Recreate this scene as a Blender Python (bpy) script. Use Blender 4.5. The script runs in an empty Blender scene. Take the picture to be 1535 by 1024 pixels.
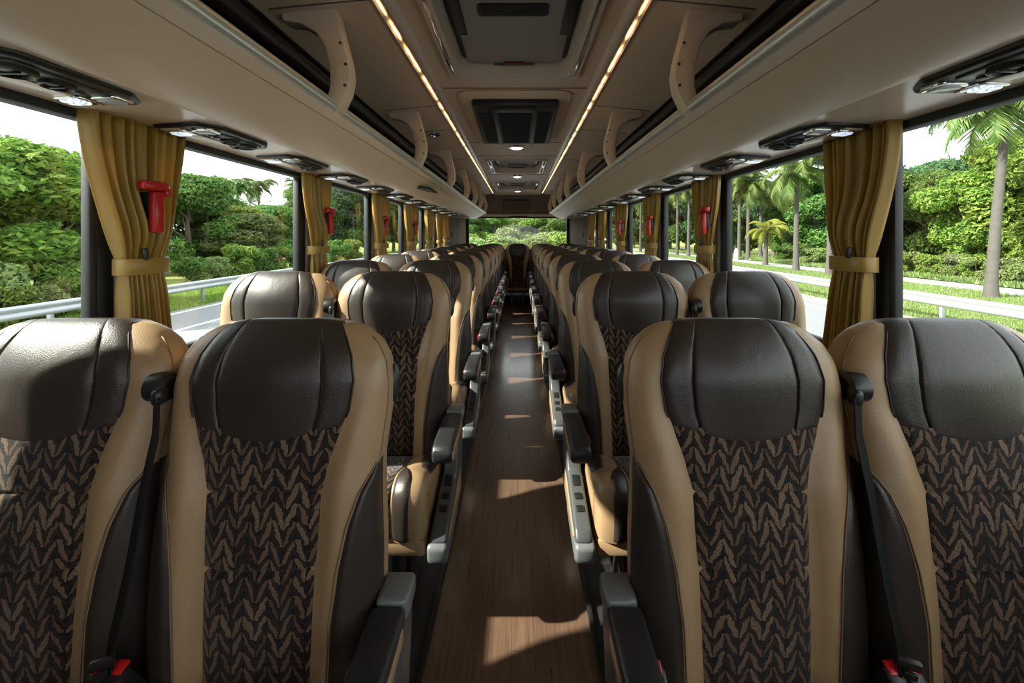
import bpy, bmesh, math, random
import numpy as np
from mathutils import Vector, Matrix, Euler
PI = math.pi
scn = bpy.context.scene
C = scn.collection
W_, H_ = 1535, 1024
FPX = 609.0
VX, VY = 778.0, 354.0
CAM = (0.025, 0.0, 1.33)

# ------------------------------------------------------------------ helpers
class MB:
    def __init__(s):
        s.bm = bmesh.new(); s.uv = None
    def add(s, verts, faces):
        vs = [s.bm.verts.new(v) for v in verts]
        for f in faces:
            try: s.bm.faces.new([vs[i] for i in f])
            except ValueError: pass
        return vs
    def merge(s, b, mat=None):
        if mat is not None: bmesh.ops.transform(b, matrix=mat, verts=b.verts)
        me = bpy.data.meshes.new('tmp'); b.to_mesh(me); b.free()
        s.bm.from_mesh(me); bpy.data.meshes.remove(me)
        return s
    def box(s, c, d, bev=0.0, seg=2, rot=None):
        b = bmesh.new(); bmesh.ops.create_cube(b, size=1.0)
        bmesh.ops.scale(b, vec=d, verts=b.verts)
        if bev: bmesh.ops.bevel(b, geom=b.edges[:], offset=bev, segments=seg, profile=0.5, affect='EDGES')
        M = Matrix.Translation(c)
        if rot: M = M @ Euler(rot).to_matrix().to_4x4()
        return s.merge(b, M)
    def tube(s, pts, r, n=8, caps=True):
        pts = [Vector(p) for p in pts]
        rings = []; up = None
        for i, p in enumerate(pts):
            t = (pts[min(i+1, len(pts)-1)] - pts[max(i-1, 0)])
            if t.length < 1e-9: t = Vector((0, 0, 1))
            t.normalize()
            if up is None:
                up = Vector((0, 0, 1)) if abs(t.z) < 0.9 else Vector((1, 0, 0))
            a = (up - t*up.dot(t))
            if a.length < 1e-6: a = t.orthogonal()
            a.normalize(); up = a; b = t.cross(a)
            rr = r[i] if isinstance(r, (list, tuple)) else r
            rings.append([p + a*math.cos(2*PI*k/n)*rr + b*math.sin(2*PI*k/n)*rr for k in range(n)])
        v = [q for ring in rings for q in ring]; f = []
        for i in range(len(pts)-1):
            for k in range(n):
                f.append((i*n+k, i*n+(k+1) % n, (i+1)*n+(k+1) % n, (i+1)*n+k))
        if caps:
            f.append(tuple(range(n-1, -1, -1))); f.append(tuple((len(pts)-1)*n+k for k in range(n)))
        s.add(v, f); return s
    def grid(s, fn, us, vs, uvf=None, closed=False):
        nu, nv = len(us), len(vs)
        verts = [s.bm.verts.new(fn(u, v)) for v in vs for u in us]
        if uvf and s.uv is None: s.uv = s.bm.loops.layers.uv.new('UVMap')
        for j in range(nv-1):
            for i in range(nu if closed else nu-1):
                i2 = (i+1) % nu
                f = s.bm.faces.new((verts[j*nu+i], verts[j*nu+i2], verts[(j+1)*nu+i2], verts[(j+1)*nu+i]))
                if uvf:
                    ii = i2 if i2 else nu-1
                    for l, (a, b) in zip(f.loops, ((i, j), (i2, j), (i2, j+1), (i, j+1))):
                        l[s.uv].uv = uvf(us[a], vs[b])
        return s
    def prism(s, poly, axis, a, b, bev=0.0, seg=2):
        """poly of 2-D points, extruded along axis from a to b. axis 'x': (y,z); 'y': (x,z); 'z': (x,y)"""
        def P(p, t):
            return {'x': (t, p[0], p[1]), 'y': (p[0], t, p[1]), 'z': (p[0], p[1], t)}[axis]
        bb = bmesh.new(); n = len(poly)
        v = [bb.verts.new(P(p, a)) for p in poly] + [bb.verts.new(P(p, b)) for p in poly]
        bb.faces.new(v[:n]); bb.faces.new(v[n:][::-1])
        for i in range(n): bb.faces.new((v[i], v[n+i], v[n+(i+1) % n], v[(i+1) % n]))
        bmesh.ops.recalc_face_normals(bb, faces=bb.faces)
        if bev: 
            bmesh.ops.bevel(bb, geom=[e for e in bb.edges if len(e.link_faces) == 2 and e.calc_face_angle(0) > 0.5], offset=bev, segments=seg, profile=0.5, affect='EDGES')
        return s.merge(bb)
    def lathe(s, prof, n=20, M=None):
        v = []; f = []
        for r, z in prof:
            for k in range(n):
                q = Vector((r*math.cos(2*PI*k/n), r*math.sin(2*PI*k/n), z))
                v.append(M @ q if M is not None else q)
        m = len(prof)
        for i in range(m-1):
            for k in range(n):
                f.append((i*n+k, i*n+(k+1) % n, (i+1)*n+(k+1) % n, (i+1)*n+k))
        f.append(tuple(range(n-1, -1, -1))); f.append(tuple((m-1)*n+k for k in range(n)))
        s.add(v, f); return s
    def mesh(s, name, mat, recalc=True, sharp=38):
        if recalc: bmesh.ops.recalc_face_normals(s.bm, faces=s.bm.faces)
        me = bpy.data.meshes.new(name); s.bm.to_mesh(me); s.bm.free()
        for p in me.polygons: p.use_smooth = True
        if sharp: me.set_sharp_from_angle(angle=math.radians(sharp))
        for m in (mat if isinstance(mat, (list, tuple)) else [mat]): me.materials.append(m)
        return me
    def build(s, name, mat, parent=None, **kw):
        o = bpy.data.objects.new(name, s.mesh(name, mat, **kw)); C.objects.link(o)
        if parent is not None: o.parent = parent
        return o

def link_mesh(name, me, parent=None):
    o = bpy.data.objects.new(name, me); C.objects.link(o)
    if parent is not None: o.parent = parent
    return o
def tag(o, label=None, cat=None, group=None, kind=None):
    if label: o['label'] = label
    if cat: o['category'] = cat
    if group: o['group'] = group
    if kind: o['kind'] = kind
    return o
def thing(name, label, cat, loc=(0, 0, 0), rz=0.0, group=None):
    o = bpy.data.objects.new(name, None); C.objects.link(o)
    o.location = loc; o.rotation_euler = (0, 0, rz); o.empty_display_size = 0.1
    return tag(o, label, cat, group)
def struct(name, mb, mat, parent=None, **kw):
    o = mb.build(name, mat, parent, **kw)
    if parent is None: o['kind'] = 'structure'
    return o
def dup(o, parent=None):
    c = o.copy(); C.objects.link(c)
    if parent is not None: c.parent = parent
    for ch in list(KIDS(o)): dup(ch, c)
    return c
def KIDS(o): return [x for x in o.children]
def interp(xs, ys, x):
    return float(np.interp(x, xs, ys))
def lin(a, b, n): return [a+(b-a)*i/(n-1) for i in range(n)]
def sstep(a, b, x):
    t = min(1, max(0, (x-a)/(b-a))); return t*t*(3-2*t)
def rrect(w, h, r, n=6):
    """rounded rectangle half sizes w,h"""
    out = []
    for cx, cy, a0 in ((w-r, h-r, 0), (-w+r, h-r, PI/2), (-w+r, -h+r, PI), (w-r, -h+r, 1.5*PI)):
        for i in range(n+1):
            a = a0 + PI/2*i/n; out.append((cx+r*math.cos(a), cy+r*math.sin(a)))
    return out

# ------------------------------------------------------------------ materials
def newmat(name):
    m = bpy.data.materials.new(name); m.use_nodes = True
    nt = m.node_tree; return m, nt, nt.nodes['Principled BSDF']
def N(nt, t, **kw):
    n = nt.nodes.new(t)
    for k, v in kw.items(): setattr(n, k, v)
    return n
def setin(n, **kw):
    for k, v in kw.items(): n.inputs[k.replace('_', ' ')].default_value = v
def mix_rgb(nt, fac, a, b, blend='MIX'):
    n = N(nt, 'ShaderNodeMix', data_type='RGBA', blend_type=blend)
    for sock, val in ((n.inputs[0], fac), (n.inputs[6], a), (n.inputs[7], b)):
        if hasattr(val, 'links') or hasattr(val, 'is_linked'): nt.links.new(val, sock)
        elif isinstance(val, (tuple, list)): sock.default_value = (*val[:3], 1)
        else: sock.default_value = val
    return n.outputs[2]
def math_n(nt, op, a, b=None, c=None, clamp=False):
    n = N(nt, 'ShaderNodeMath', operation=op, use_clamp=clamp)
    for i, v in enumerate((a, b, c)):
        if v is None: continue
        if hasattr(v, 'is_linked'): nt.links.new(v, n.inputs[i])
        else: n.inputs[i].default_value = v
    return n.outputs[0]
def noise(nt, vec, scale, detail=3, rough=0.5):
    n = N(nt, 'ShaderNodeTexNoise'); setin(n, Scale=scale, Detail=detail, Roughness=rough)
    if vec is not None: nt.links.new(vec, n.inputs['Vector'])
    return n.outputs['Fac']
def bump(nt, p, h, strength=0.2, dist=0.01):
    b = N(nt, 'ShaderNodeBump'); setin(b, Strength=strength, Distance=dist)
    nt.links.new(h, b.inputs['Height']); nt.links.new(b.outputs[0], p.inputs['Normal'])
def ramp(nt, fac, stops):
    r = N(nt, 'ShaderNodeValToRGB'); e = r.color_ramp.elements
    while len(e) < len(stops): e.new(0.5)
    for el, (pos, col) in zip(e, stops):
        el.position = pos; el.color = (*col, 1)
    nt.links.new(fac, r.inputs[0]); return r.outputs[0]
def texobj(nt): return N(nt, 'ShaderNodeTexCoord').outputs['Object']
def mapping(nt, vec, scale=(1, 1, 1), rot=(0, 0, 0)):
    m = N(nt, 'ShaderNodeMapping'); m.inputs['Scale'].default_value = scale; m.inputs['Rotation'].default_value = rot
    nt.links.new(vec, m.inputs['Vector']); return m.outputs[0]

def plain(name, col, rough=0.5, metal=0.0, var=0.08, spec=0.5, nscale=6.0, bmp=0.0, bscale=300.0, coat=0.0):
    m, nt, p = newmat(name); v = texobj(nt)
    f = noise(nt, v, nscale)
    dark = tuple(c*(1-var) for c in col); light = tuple(min(1, c*(1+var)) for c in col)
    nt.links.new(mix_rgb(nt, f, dark, light), p.inputs['Base Color'])
    setin(p, Roughness=rough, Metallic=metal, Coat_Weight=coat); p.inputs['Specular IOR Level'].default_value = spec
    if bmp: bump(nt, p, noise(nt, v, bscale, 2), bmp, 0.002)
    return m
def leather(name, col, rough=0.42, crease=0.35):
    m, nt, p = newmat(name); v = texobj(nt)
    f = noise(nt, v, 9, 4)
    nt.links.new(mix_rgb(nt, f, tuple(c*0.88 for c in col), tuple(c*1.12 for c in col)), p.inputs['Base Color'])
    vo = N(nt, 'ShaderNodeTexVoronoi'); setin(vo, Scale=420); nt.links.new(v, vo.inputs['Vector'])
    wr = noise(nt, mapping(nt, v, (14, 14, 3.5)), 1.0, 3)
    h = math_n(nt, 'ADD', math_n(nt, 'MULTIPLY', vo.outputs[0], 0.05), math_n(nt, 'MULTIPLY', wr, crease))
    bump(nt, p, h, 0.5, 0.012)
    r = math_n(nt, 'ADD', math_n(nt, 'MULTIPLY', f, 0.14), rough-0.07)
    nt.links.new(r, p.inputs['Roughness']); return m
def emit(name, col, strength, var=0.0, scale=20):
    m, nt, p = newmat(name)
    setin(p, Base_Color=(*[min(1, c) for c in col], 1), Roughness=0.3)
    p.inputs['Emission Color'].default_value = (*col, 1)
    if var:
        v = mapping(nt, texobj(nt), (1, scale, 1))
        s = ramp(nt, noise(nt, v, 1.0, 2), [(0.38, (0, 0, 0)), (0.66, (1, 1, 1))])
        nt.links.new(math_n(nt, 'MULTIPLY_ADD', s, strength*var, strength*(1-var)), p.inputs['Emission Strength'])
    else: p.inputs['Emission Strength'].default_value = strength
    return m

M = {}
M['beige'] = plain('beige_plastic', (0.80, 0.635, 0.50), 0.42, var=0.05, nscale=3, bmp=0.08, bscale=500)
M['beige_roof'] = plain('beige_headliner', (0.80, 0.62, 0.45), 0.5, var=0.05, nscale=2.5, bmp=0.08, bscale=500)
M['beige_gloss'] = plain('beige_gloss_plastic', (0.72, 0.58, 0.46), 0.2, var=0.04)
M['taupe'] = plain('taupe_panel', (0.15, 0.118, 0.088), 0.7, var=0.1, spec=0.12)
M['pillar'] = plain('pillar_cover', (0.24, 0.20, 0.165), 0.5, var=0.08)
M['rear_panel'] = plain('dark_taupe_panel', (0.22, 0.175, 0.13), 0.6, var=0.1)
M['black'] = plain('black_plastic', (0.012, 0.012, 0.012), 0.38, var=0.2)
M['rubber'] = plain('black_rubber', (0.012, 0.013, 0.015), 0.55, var=0.2)
M['rack_liner'] = plain('dark_rack_liner', (0.022, 0.017, 0.013), 0.42, var=0.25, nscale=4)
M['silver'] = plain('brushed_silver_trim', (0.74, 0.77, 0.78), 0.32, metal=0.6, var=0.06)
M['chrome'] = plain('chrome', (0.75, 0.76, 0.78), 0.08, metal=1.0, var=0.03)
M['steel'] = plain('galvanised_steel', (0.36, 0.38, 0.395), 0.45, metal=0.6, var=0.1, nscale=1.5)
M['grey'] = plain('grey_plastic', (0.06, 0.064, 0.066), 0.36, var=0.06, bmp=0.1, bscale=700)
M['grey_light'] = plain('light_grey_plastic', (0.125, 0.135, 0.14), 0.30, var=0.06, bmp=0.1, bscale=700)
M['hatch_grey'] = plain('hatch_grey', (0.33, 0.305, 0.275), 0.6, var=0.05)
M['tan'] = leather('tan_leather', (0.325, 0.212, 0.115), 0.38, 0.25)
M['dark'] = leather('dark_brown_leather', (0.029, 0.0215, 0.017), 0.37, 0.3)
M['armpad'] = leather('black_arm_pad', (0.016, 0.016, 0.018), 0.42, 0.05)
M['stitch'] = plain('stitching', (0.17, 0.11, 0.06), 0.6)
M['piping'] = plain('dark_piping', (0.012, 0.01, 0.009), 0.5)
M['belt'] = plain('black_webbing', (0.008, 0.008, 0.008), 0.8, spec=0.15, bmp=0.3, bscale=900)
M['red'] = plain('red_plastic', (0.50, 0.012, 0.015), 0.28, var=0.06)
M['dark_red'] = plain('dark_red_plastic', (0.16, 0.02, 0.015), 0.4)
M['inlay'] = plain('tan_inlay', (0.36, 0.23, 0.14), 0.3, var=0.06)
M['white'] = plain('white_plastic', (0.7, 0.7, 0.68), 0.4)
M['lens'] = emit('reading_lamp', (0.72, 0.84, 1.0), 0.55)
_nt = M['lens'].node_tree; _v = N(_nt, 'ShaderNodeTexVoronoi'); setin(_v, Scale=170); _nt.links.new(texobj(_nt), _v.inputs['Vector'])
_nt.links.new(math_n(_nt, 'MULTIPLY_ADD', _v.outputs[0], -1.1, 0.95, clamp=True), _nt.nodes['Principled BSDF'].inputs['Emission Strength'])
M['lens_soft'] = plain('clear_lens', (0.55, 0.58, 0.62), 0.12, var=0.2, nscale=60)
M['dome'] = emit('dome_lamp', (1.0, 0.95, 0.85), 0.8)
M['led'] = emit('warm_led', (1.0, 0.62, 0.26), 4.0, 0.97, 9)
M['bark'] = plain('bark', (0.12, 0.09, 0.065), 0.9, var=0.4, nscale=5)
M['palm_bark'] = plain('palm_bark', (0.075, 0.069, 0.06), 0.9, var=0.3, nscale=4)

def fabric_mat():
    m, nt, p = newmat('chevron_fabric')
    uv = N(nt, 'ShaderNodeTexCoord').outputs['UV']
    nz = N(nt, 'ShaderNodeTexNoise'); setin(nz, Scale=38, Detail=3, Roughness=0.6); nt.links.new(uv, nz.inputs['Vector'])
    sep0 = N(nt, 'ShaderNodeSeparateColor'); nt.links.new(nz.outputs['Color'], sep0.inputs[0])
    nz2 = N(nt, 'ShaderNodeTexNoise'); setin(nz2, Scale=150, Detail=2); nt.links.new(uv, nz2.inputs['Vector'])
    sep = N(nt, 'ShaderNodeSeparateXYZ'); nt.links.new(uv, sep.inputs[0])
    x = math_n(nt, 'ADD', sep.outputs[0], math_n(nt, 'MULTIPLY', math_n(nt, 'SUBTRACT', sep0.outputs[0], 0.5), 0.016))
    y = math_n(nt, 'ADD', sep.outputs[1], math_n(nt, 'MULTIPLY', math_n(nt, 'SUBTRACT', sep0.outputs[1], 0.5), 0.034))
    CW, VP = 0.0240, 0.035
    u = math_n(nt, 'DIVIDE', x, CW)
    tri = math_n(nt, 'PINGPONG', u, 1.0)                 # zig-zag 0..1 over one column
    ucell = math_n(nt, 'FLOOR', u)
    fu = math_n(nt, 'SUBTRACT', u, ucell)
    v = math_n(nt, 'ADD', math_n(nt, 'DIVIDE', y, VP), math_n(nt, 'MULTIPLY', tri, 1.3))
    vcell = math_n(nt, 'FLOOR', v)
    fv = math_n(nt, 'SUBTRACT', v, vcell)
    # each stroke is a leaf: thick in its middle, narrowing to the column edges
    du = math_n(nt, 'ABSOLUTE', math_n(nt, 'SUBTRACT', fu, 0.5))
    dv = math_n(nt, 'ABSOLUTE', math_n(nt, 'SUBTRACT', fv, 0.5))
    comb = N(nt, 'ShaderNodeCombineXYZ'); nt.links.new(ucell, comb.inputs[0]); nt.links.new(vcell, comb.inputs[1])
    wn = N(nt, 'ShaderNodeTexWhiteNoise'); wn.noise_dimensions = '2D'; nt.links.new(comb.outputs[0], wn.inputs['Vector'])
    width = math_n(nt, 'SUBTRACT', math_n(nt, 'MULTIPLY_ADD', wn.outputs['Value'], 0.14, 0.205), math_n(nt, 'MULTIPLY', math_n(nt, 'POWER', math_n(nt, 'MULTIPLY', du, 2.0), 4.0), 0.34))
    edge = math_n(nt, 'SUBTRACT', width, dv)
    edge = math_n(nt, 'ADD', edge, math_n(nt, 'MULTIPLY', math_n(nt, 'SUBTRACT', nz2.outputs['Fac'], 0.5), 0.22))
    mask = ramp(nt, math_n(nt, 'MULTIPLY_ADD', edge, 4.0, 0.5), [(0.46, (0, 0, 0)), (0.56, (1, 1, 1))])
    dv2 = math_n(nt, 'ABSOLUTE', math_n(nt, 'SUBTRACT', math_n(nt, 'FRACT', math_n(nt, 'ADD', v, 0.5)), 0.5))
    edge2 = math_n(nt, 'ADD', math_n(nt, 'SUBTRACT', math_n(nt, 'MULTIPLY_ADD', sep0.outputs[2], 0.5, -0.12), dv2), math_n(nt, 'MULTIPLY', math_n(nt, 'SUBTRACT', nz2.outputs['Fac'], 0.5), 0.3))
    mask2 = ramp(nt, math_n(nt, 'MULTIPLY_ADD', edge2, 4.0, 0.5), [(0.46, (0, 0, 0)), (0.56, (1, 1, 1))])
    speck = noise(nt, uv, 520, 2)
    colA = mix_rgb(nt, wn.outputs['Value'], (0.105, 0.064, 0.041), (0.25, 0.17, 0.115))
    colA = mix_rgb(nt, ramp(nt, speck, [(0.35, (0, 0, 0)), (0.65, (1, 1, 1))]), tuple([0.06, 0.035, 0.022]), colA)
    big = noise(nt, uv, 60, 3)
    colB = mix_rgb(nt, ramp(nt, big, [(0.55, (0, 0, 0)), (0.75, (1, 1, 1))]), (0.0075, 0.0068, 0.0072), (0.03, 0.015, 0.009))
    colB = mix_rgb(nt, math_n(nt, 'MULTIPLY', mask2, 0.4), colB, (0.040, 0.026, 0.019))
    nt.links.new(mix_rgb(nt, mask, colB, colA), p.inputs['Base Color'])
    setin(p, Roughness=0.9, Sheen_Weight=0.15); p.inputs['Specular IOR Level'].default_value = 0.15
    bump(nt, p, math_n(nt, 'ADD', math_n(nt, 'MULTIPLY', mask, 0.4), speck), 0.25, 0.002)
    return m
M['fabric'] = fabric_mat()

def floor_mat():
    m, nt, p = newmat('wood_plank_vinyl'); v = texobj(nt)
    br = N(nt, 'ShaderNodeTexBrick'); br.offset = 0.37
    setin(br, Color1=(0.155, 0.155, 0.155, 1), Color2=(1, 1, 1, 1), Mortar=(0.5, 0.5, 0.5, 1), Scale=1.0, Mortar_Size=0.0006, Brick_Width=0.95, Row_Height=0.075)
    nt.links.new(mapping(nt, v, (1, 1, 1), (0, 0, PI/2)), br.inputs['Vector'])
    g = noise(nt, mapping(nt, v, (85, 3.5, 1)), 1.0, 6, 0.65)
    g2 = noise(nt, mapping(nt, v, (9, 1.2, 1)), 1.0, 3)
    a = ramp(nt, g, [(0.3, (0.055, 0.029, 0.018)), (0.5, (0.105, 0.06, 0.038)), (0.72, (0.175, 0.108, 0.07))])
    a = mix_rgb(nt, math_n(nt, 'MULTIPLY', br.outputs['Color'], 0.5), a, (0.085, 0.05, 0.034))
    a = mix_rgb(nt, math_n(nt, 'MULTIPLY', g2, 0.35), a, (0.19, 0.12, 0.08))
    a = mix_rgb(nt, br.outputs['Fac'], a, (0.03, 0.018, 0.012))
    nt.links.new(a, p.inputs['Base Color'])
    nt.links.new(math_n(nt, 'MULTIPLY_ADD', g, 0.2, 0.2), p.inputs['Roughness']); setin(p, Coat_Weight=0.5, Coat_Roughness=0.16)
    bump(nt, p, g, 0.12, 0.003)
    return m
M['floor'] = floor_mat()
M['floor_side'] = plain('dark_floor', (0.02, 0.02, 0.022), 0.5, var=0.3)

def curtain_mat():
    m, nt, p = newmat('gold_satin'); v = texobj(nt)
    f = noise(nt, mapping(nt, v, (30, 30, 2)), 1.0, 3)
    col = mix_rgb(nt, f, (0.30, 0.175, 0.026), (0.50, 0.315, 0.062))
    nt.links.new(col, p.inputs['Base Color'])
    setin(p, Roughness=0.36, Sheen_Weight=0.3); p.inputs['Specular IOR Level'].default_value = 0.6
    tr = N(nt, 'ShaderNodeBsdfTranslucent'); tr.inputs[0].default_value = (0.60, 0.36, 0.05, 1)
    mx = N(nt, 'ShaderNodeMixShader'); mx.inputs[0].default_value = 0.22
    nt.links.new(p.outputs[0], mx.inputs[1]); nt.links.new(tr.outputs[0], mx.inputs[2])
    nt.links.new(mx.outputs[0], nt.nodes['Material Output'].inputs[0]); return m
M['curtain'] = curtain_mat()

def glass_mat():
    m, nt, p = newmat('window_glass')
    nt.nodes.remove(p)
    t = N(nt, 'ShaderNodeBsdfTransparent'); t.inputs[0].default_value = (0.94, 0.97, 0.95, 1)
    g = N(nt, 'ShaderNodeBsdfGlossy'); g.inputs['Roughness'].default_value = 0.01
    fr = N(nt, 'ShaderNodeFresnel'); fr.inputs[0].default_value = 1.45
    mx = N(nt, 'ShaderNodeMixShader')
    geo = N(nt, 'ShaderNodeNewGeometry')
    front = math_n(nt, 'SUBTRACT', 1.0, geo.outputs['Backfacing'])
    nt.links.new(math_n(nt, 'MULTIPLY', fr.outputs[0], front), mx.inputs[0]); nt.links.new(t.outputs[0], mx.inputs[1]); nt.links.new(g.outputs[0], mx.inputs[2])
    nt.links.new(mx.outputs[0], nt.nodes['Material Output'].inputs[0]); return m
M['glass'] = glass_mat()

def leaf_mat(name, c1, c2, c3):
    m, nt, p = newmat(name)
    geo = N(nt, 'ShaderNodeNewGeometry')
    oi = N(nt, 'ShaderNodeObjectInfo')
    col = ramp(nt, geo.outputs['Random Per Island'], [(0.0, c1), (0.55, c2), (1.0, c3)])
    hs = N(nt, 'ShaderNodeHueSaturation')
    nt.links.new(math_n(nt, 'MULTIPLY_ADD', oi.outputs['Random'], 0.05, 0.475), hs.inputs['Hue'])
    nt.links.new(math_n(nt, 'MULTIPLY_ADD', oi.outputs['Random'], 0.5, 0.75), hs.inputs['Value'])
    nt.links.new(col, hs.inputs['Color'])
    nt.links.new(hs.outputs[0], p.inputs['Base Color']); setin(p, Roughness=0.55); p.inputs['Specular IOR Level'].default_value = 0.25
    tr = N(nt, 'ShaderNodeBsdfTranslucent'); nt.links.new(hs.outputs[0], tr.inputs[0])
    mx = N(nt, 'ShaderNodeMixShader'); mx.inputs[0].default_value = 0.4
    nt.links.new(p.outputs[0], mx.inputs[1]); nt.links.new(tr.outputs[0], mx.inputs[2])
    nt.links.new(mx.outputs[0], nt.nodes['Material Output'].inputs[0]); return m
M['leaf'] = leaf_mat('broad_leaves', (0.042, 0.105, 0.022), (0.09, 0.18, 0.036), (0.19, 0.28, 0.06))
M['leaf_bright'] = leaf_mat('bright_leaves', (0.08, 0.16, 0.025), (0.155, 0.245, 0.036), (0.28, 0.345, 0.07))
M['leaf_dark'] = leaf_mat('dark_leaves', (0.038, 0.088, 0.038), (0.065, 0.135, 0.052), (0.115, 0.19, 0.07))
M['leaf_pale'] = leaf_mat('pale_leaves', (0.12, 0.19, 0.06), (0.19, 0.265, 0.085), (0.30, 0.34, 0.13))
M['palm_leaf'] = leaf_mat('palm_leaves', (0.07, 0.135, 0.035), (0.125, 0.20, 0.05), (0.24, 0.26, 0.085))
M['palm_yellow'] = leaf_mat('yellow_palm_leaves', (0.13, 0.20, 0.03), (0.235, 0.29, 0.045), (0.34, 0.36, 0.07))

def ground_mat():
    m, nt, p = newmat('grass_ground'); v = texobj(nt)
    a = noise(nt, v, 0.25, 4); b = noise(nt, v, 3.0, 5, 0.7)
    col = ramp(nt, b, [(0.3, (0.09, 0.145, 0.025)), (0.5, (0.17, 0.22, 0.045)), (0.7, (0.25, 0.27, 0.075))])
    col = mix_rgb(nt, ramp(nt, a, [(0.5, (0, 0, 0)), (0.72, (1, 1, 1))]), col, (0.25, 0.225, 0.12))
    nt.links.new(col, p.inputs['Base Color']); setin(p, Roughness=0.95); p.inputs['Specular IOR Level'].default_value = 0.1
    bump(nt, p, b, 0.8, 0.1); return m
M['ground'] = ground_mat()
def road_mat(name, col):
    m, nt, p = newmat(name); v = texobj(nt)
    b = noise(nt, v, 40, 4, 0.7); a = noise(nt, mapping(nt, v, (1.2, 0.05, 1)), 1.0, 3)
    c = mix_rgb(nt, b, tuple(x*0.8 for x in col), tuple(x*1.15 for x in col))
    c = mix_rgb(nt, math_n(nt, 'MULTIPLY', a, 0.3), c, tuple(x*0.7 for x in col))
    nt.links.new(c, p.inputs['Base Color']); setin(p, Roughness=0.85); return m
M['road'] = road_mat('asphalt', (0.15, 0.157, 0.165))
M['road_pale'] = road_mat('pale_asphalt', (0.25, 0.25, 0.255))
M['line'] = plain('road_paint', (0.5, 0.5, 0.49), 0.7, var=0.1, nscale=2)
M['kerb'] = plain('kerb_concrete', (0.42, 0.34, 0.28), 0.9, var=0.2)

# ------------------------------------------------------------------ coach shell
Y0, Y1 = -3.20, 8.75            # shell from behind the camera to the rear wall
XW = 1.27                       # inner face of the side walls
SILL, WTOP = 0.88, 1.69
def mirror(poly, s): return [(s*x, z) for x, z in poly]
def ring_strip(pts, t):
    """closed polygon: a polyline thickened by t on its left-hand side"""
    pts = [Vector((x, z)) for x, z in pts]; off = []
    for i, p in enumerate(pts):
        a = pts[max(i-1, 0)]; b = pts[min(i+1, len(pts)-1)]
        d = (b-a).normalized(); off.append(p + Vector((-d.y, d.x))*t)
    return [tuple(p) for p in pts] + [tuple(p) for p in reversed(off)]

fl = MB(); fl.box((0, (Y0+Y1)/2, -0.05), (0.53, Y1-Y0, 0.10)); struct('floor', fl, M['floor'])
for s, nm in ((-1, 'left'), (1, 'right')):
    b = MB(); b.box((s*(0.27+1.27)/2, (Y0+Y1)/2, -0.053), (1.0, Y1-Y0, 0.10)); struct('floor_'+nm, b, M['floor_side'])
    b = MB(); b.box((s*0.274, (Y0+Y1)/2, 0.004), (0.018, Y1-Y0, 0.022), 0.004); struct('trim_'+('1' if s < 0 else '2'), b, M['black'])
    w = MB(); w.box((s*(XW+0.04), (Y0+Y1)/2, SILL/2-0.15), (0.08, Y1-Y0, SILL+0.3))
    w.box((s*(XW-0.012), (Y0+Y1)/2, SILL-0.012), (0.05, Y1-Y0, 0.03), 0.008)
    # closed rear section of the wall and the coach's outer skin over the windows
    w.box((s*(XW+0.015), (7.17+Y1)/2, (SILL+WTOP)/2), (0.10, Y1-7.17, WTOP-SILL+0.05))
    w.box((s*(XW+0.045), (Y0+Y1)/2, 2.02), (0.05, Y1-Y0, 0.66))
    if s < 0: w.box((s*(XW+0.03), (Y0+0.74)/2, (SILL+WTOP)/2), (0.07, 0.74-Y0, WTOP-SILL+0.04))  # unseen solid panel added to keep sun off the front-row seats
    struct('wall_'+nm, w, M['taupe'])
    # black rubber strip along the top of the windows
    b = MB(); b.box((s*(XW+0.005), (Y0+7.2)/2, WTOP-0.002), (0.05, 7.2-Y0, 0.034), 0.006)
    struct('trim_'+('3' if s < 0 else '4'), b, M['rubber'])
roof = MB(); roof.box((0, (Y0+Y1)/2, 2.40), (2.7, Y1-Y0, 0.08)); struct('roof', roof, M['white'])
# the wall ahead of the camera is the rear one, with its window
rw = MB()
RWX, RWB, RWT = 1.09, 1.02, 1.745
rw.box((0, Y1+0.04, RWB/2), (2.6, 0.08, RWB)); rw.box((0, Y1+0.04, (RWT+2.4)/2), (2.6, 0.08, 2.4-RWT))
for s in (-1, 1):
    rw.box((s*(RWX+1.31)/2, Y1+0.04, (RWB+RWT)/2), (1.31-RWX, 0.08, RWT-RWB))
    # slanted inner pillar between the side wall and the rear window
    rw.prism([(s*1.28, 7.9), (s*1.28, Y1), (s*(RWX+0.015), Y1), (s*(RWX+0.03), Y1-0.14)], 'z', RWB-0.1, RWT+0.03)
struct('wall_rear', rw, M['taupe'])
fr = MB()
for z in (RWB+0.015, RWT-0.015): fr.box((0, Y1-0.01, z), (2*RWX, 0.05, 0.035), 0.008)
for s in (-1, 1): fr.box((s*(RWX-0.02), Y1-0.01, (RWB+RWT)/2), (0.045, 0.05, RWT-RWB), 0.008)
rwin = struct('window_1', fr, M['rubber'])
g = MB(); g.box((0, Y1+0.02, (RWB+RWT)/2), (2*RWX, 0.008, RWT-RWB)); g.build('glass_pane', M['glass'], rwin)

fw = MB()  # unseen front wall, added with a reduced opening to dim the seat fronts
fw.box((0, Y0-0.04, 0.42), (2.6, 0.08, 0.9)); fw.box((0, Y0-0.04, 2.16), (2.6, 0.08, 0.5))
for s in (-1, 1): fw.box((s*1.24, Y0-0.04, 1.4), (0.16, 0.08, 1.2))
struct('wall_front', fw, M['taupe'])
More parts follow.
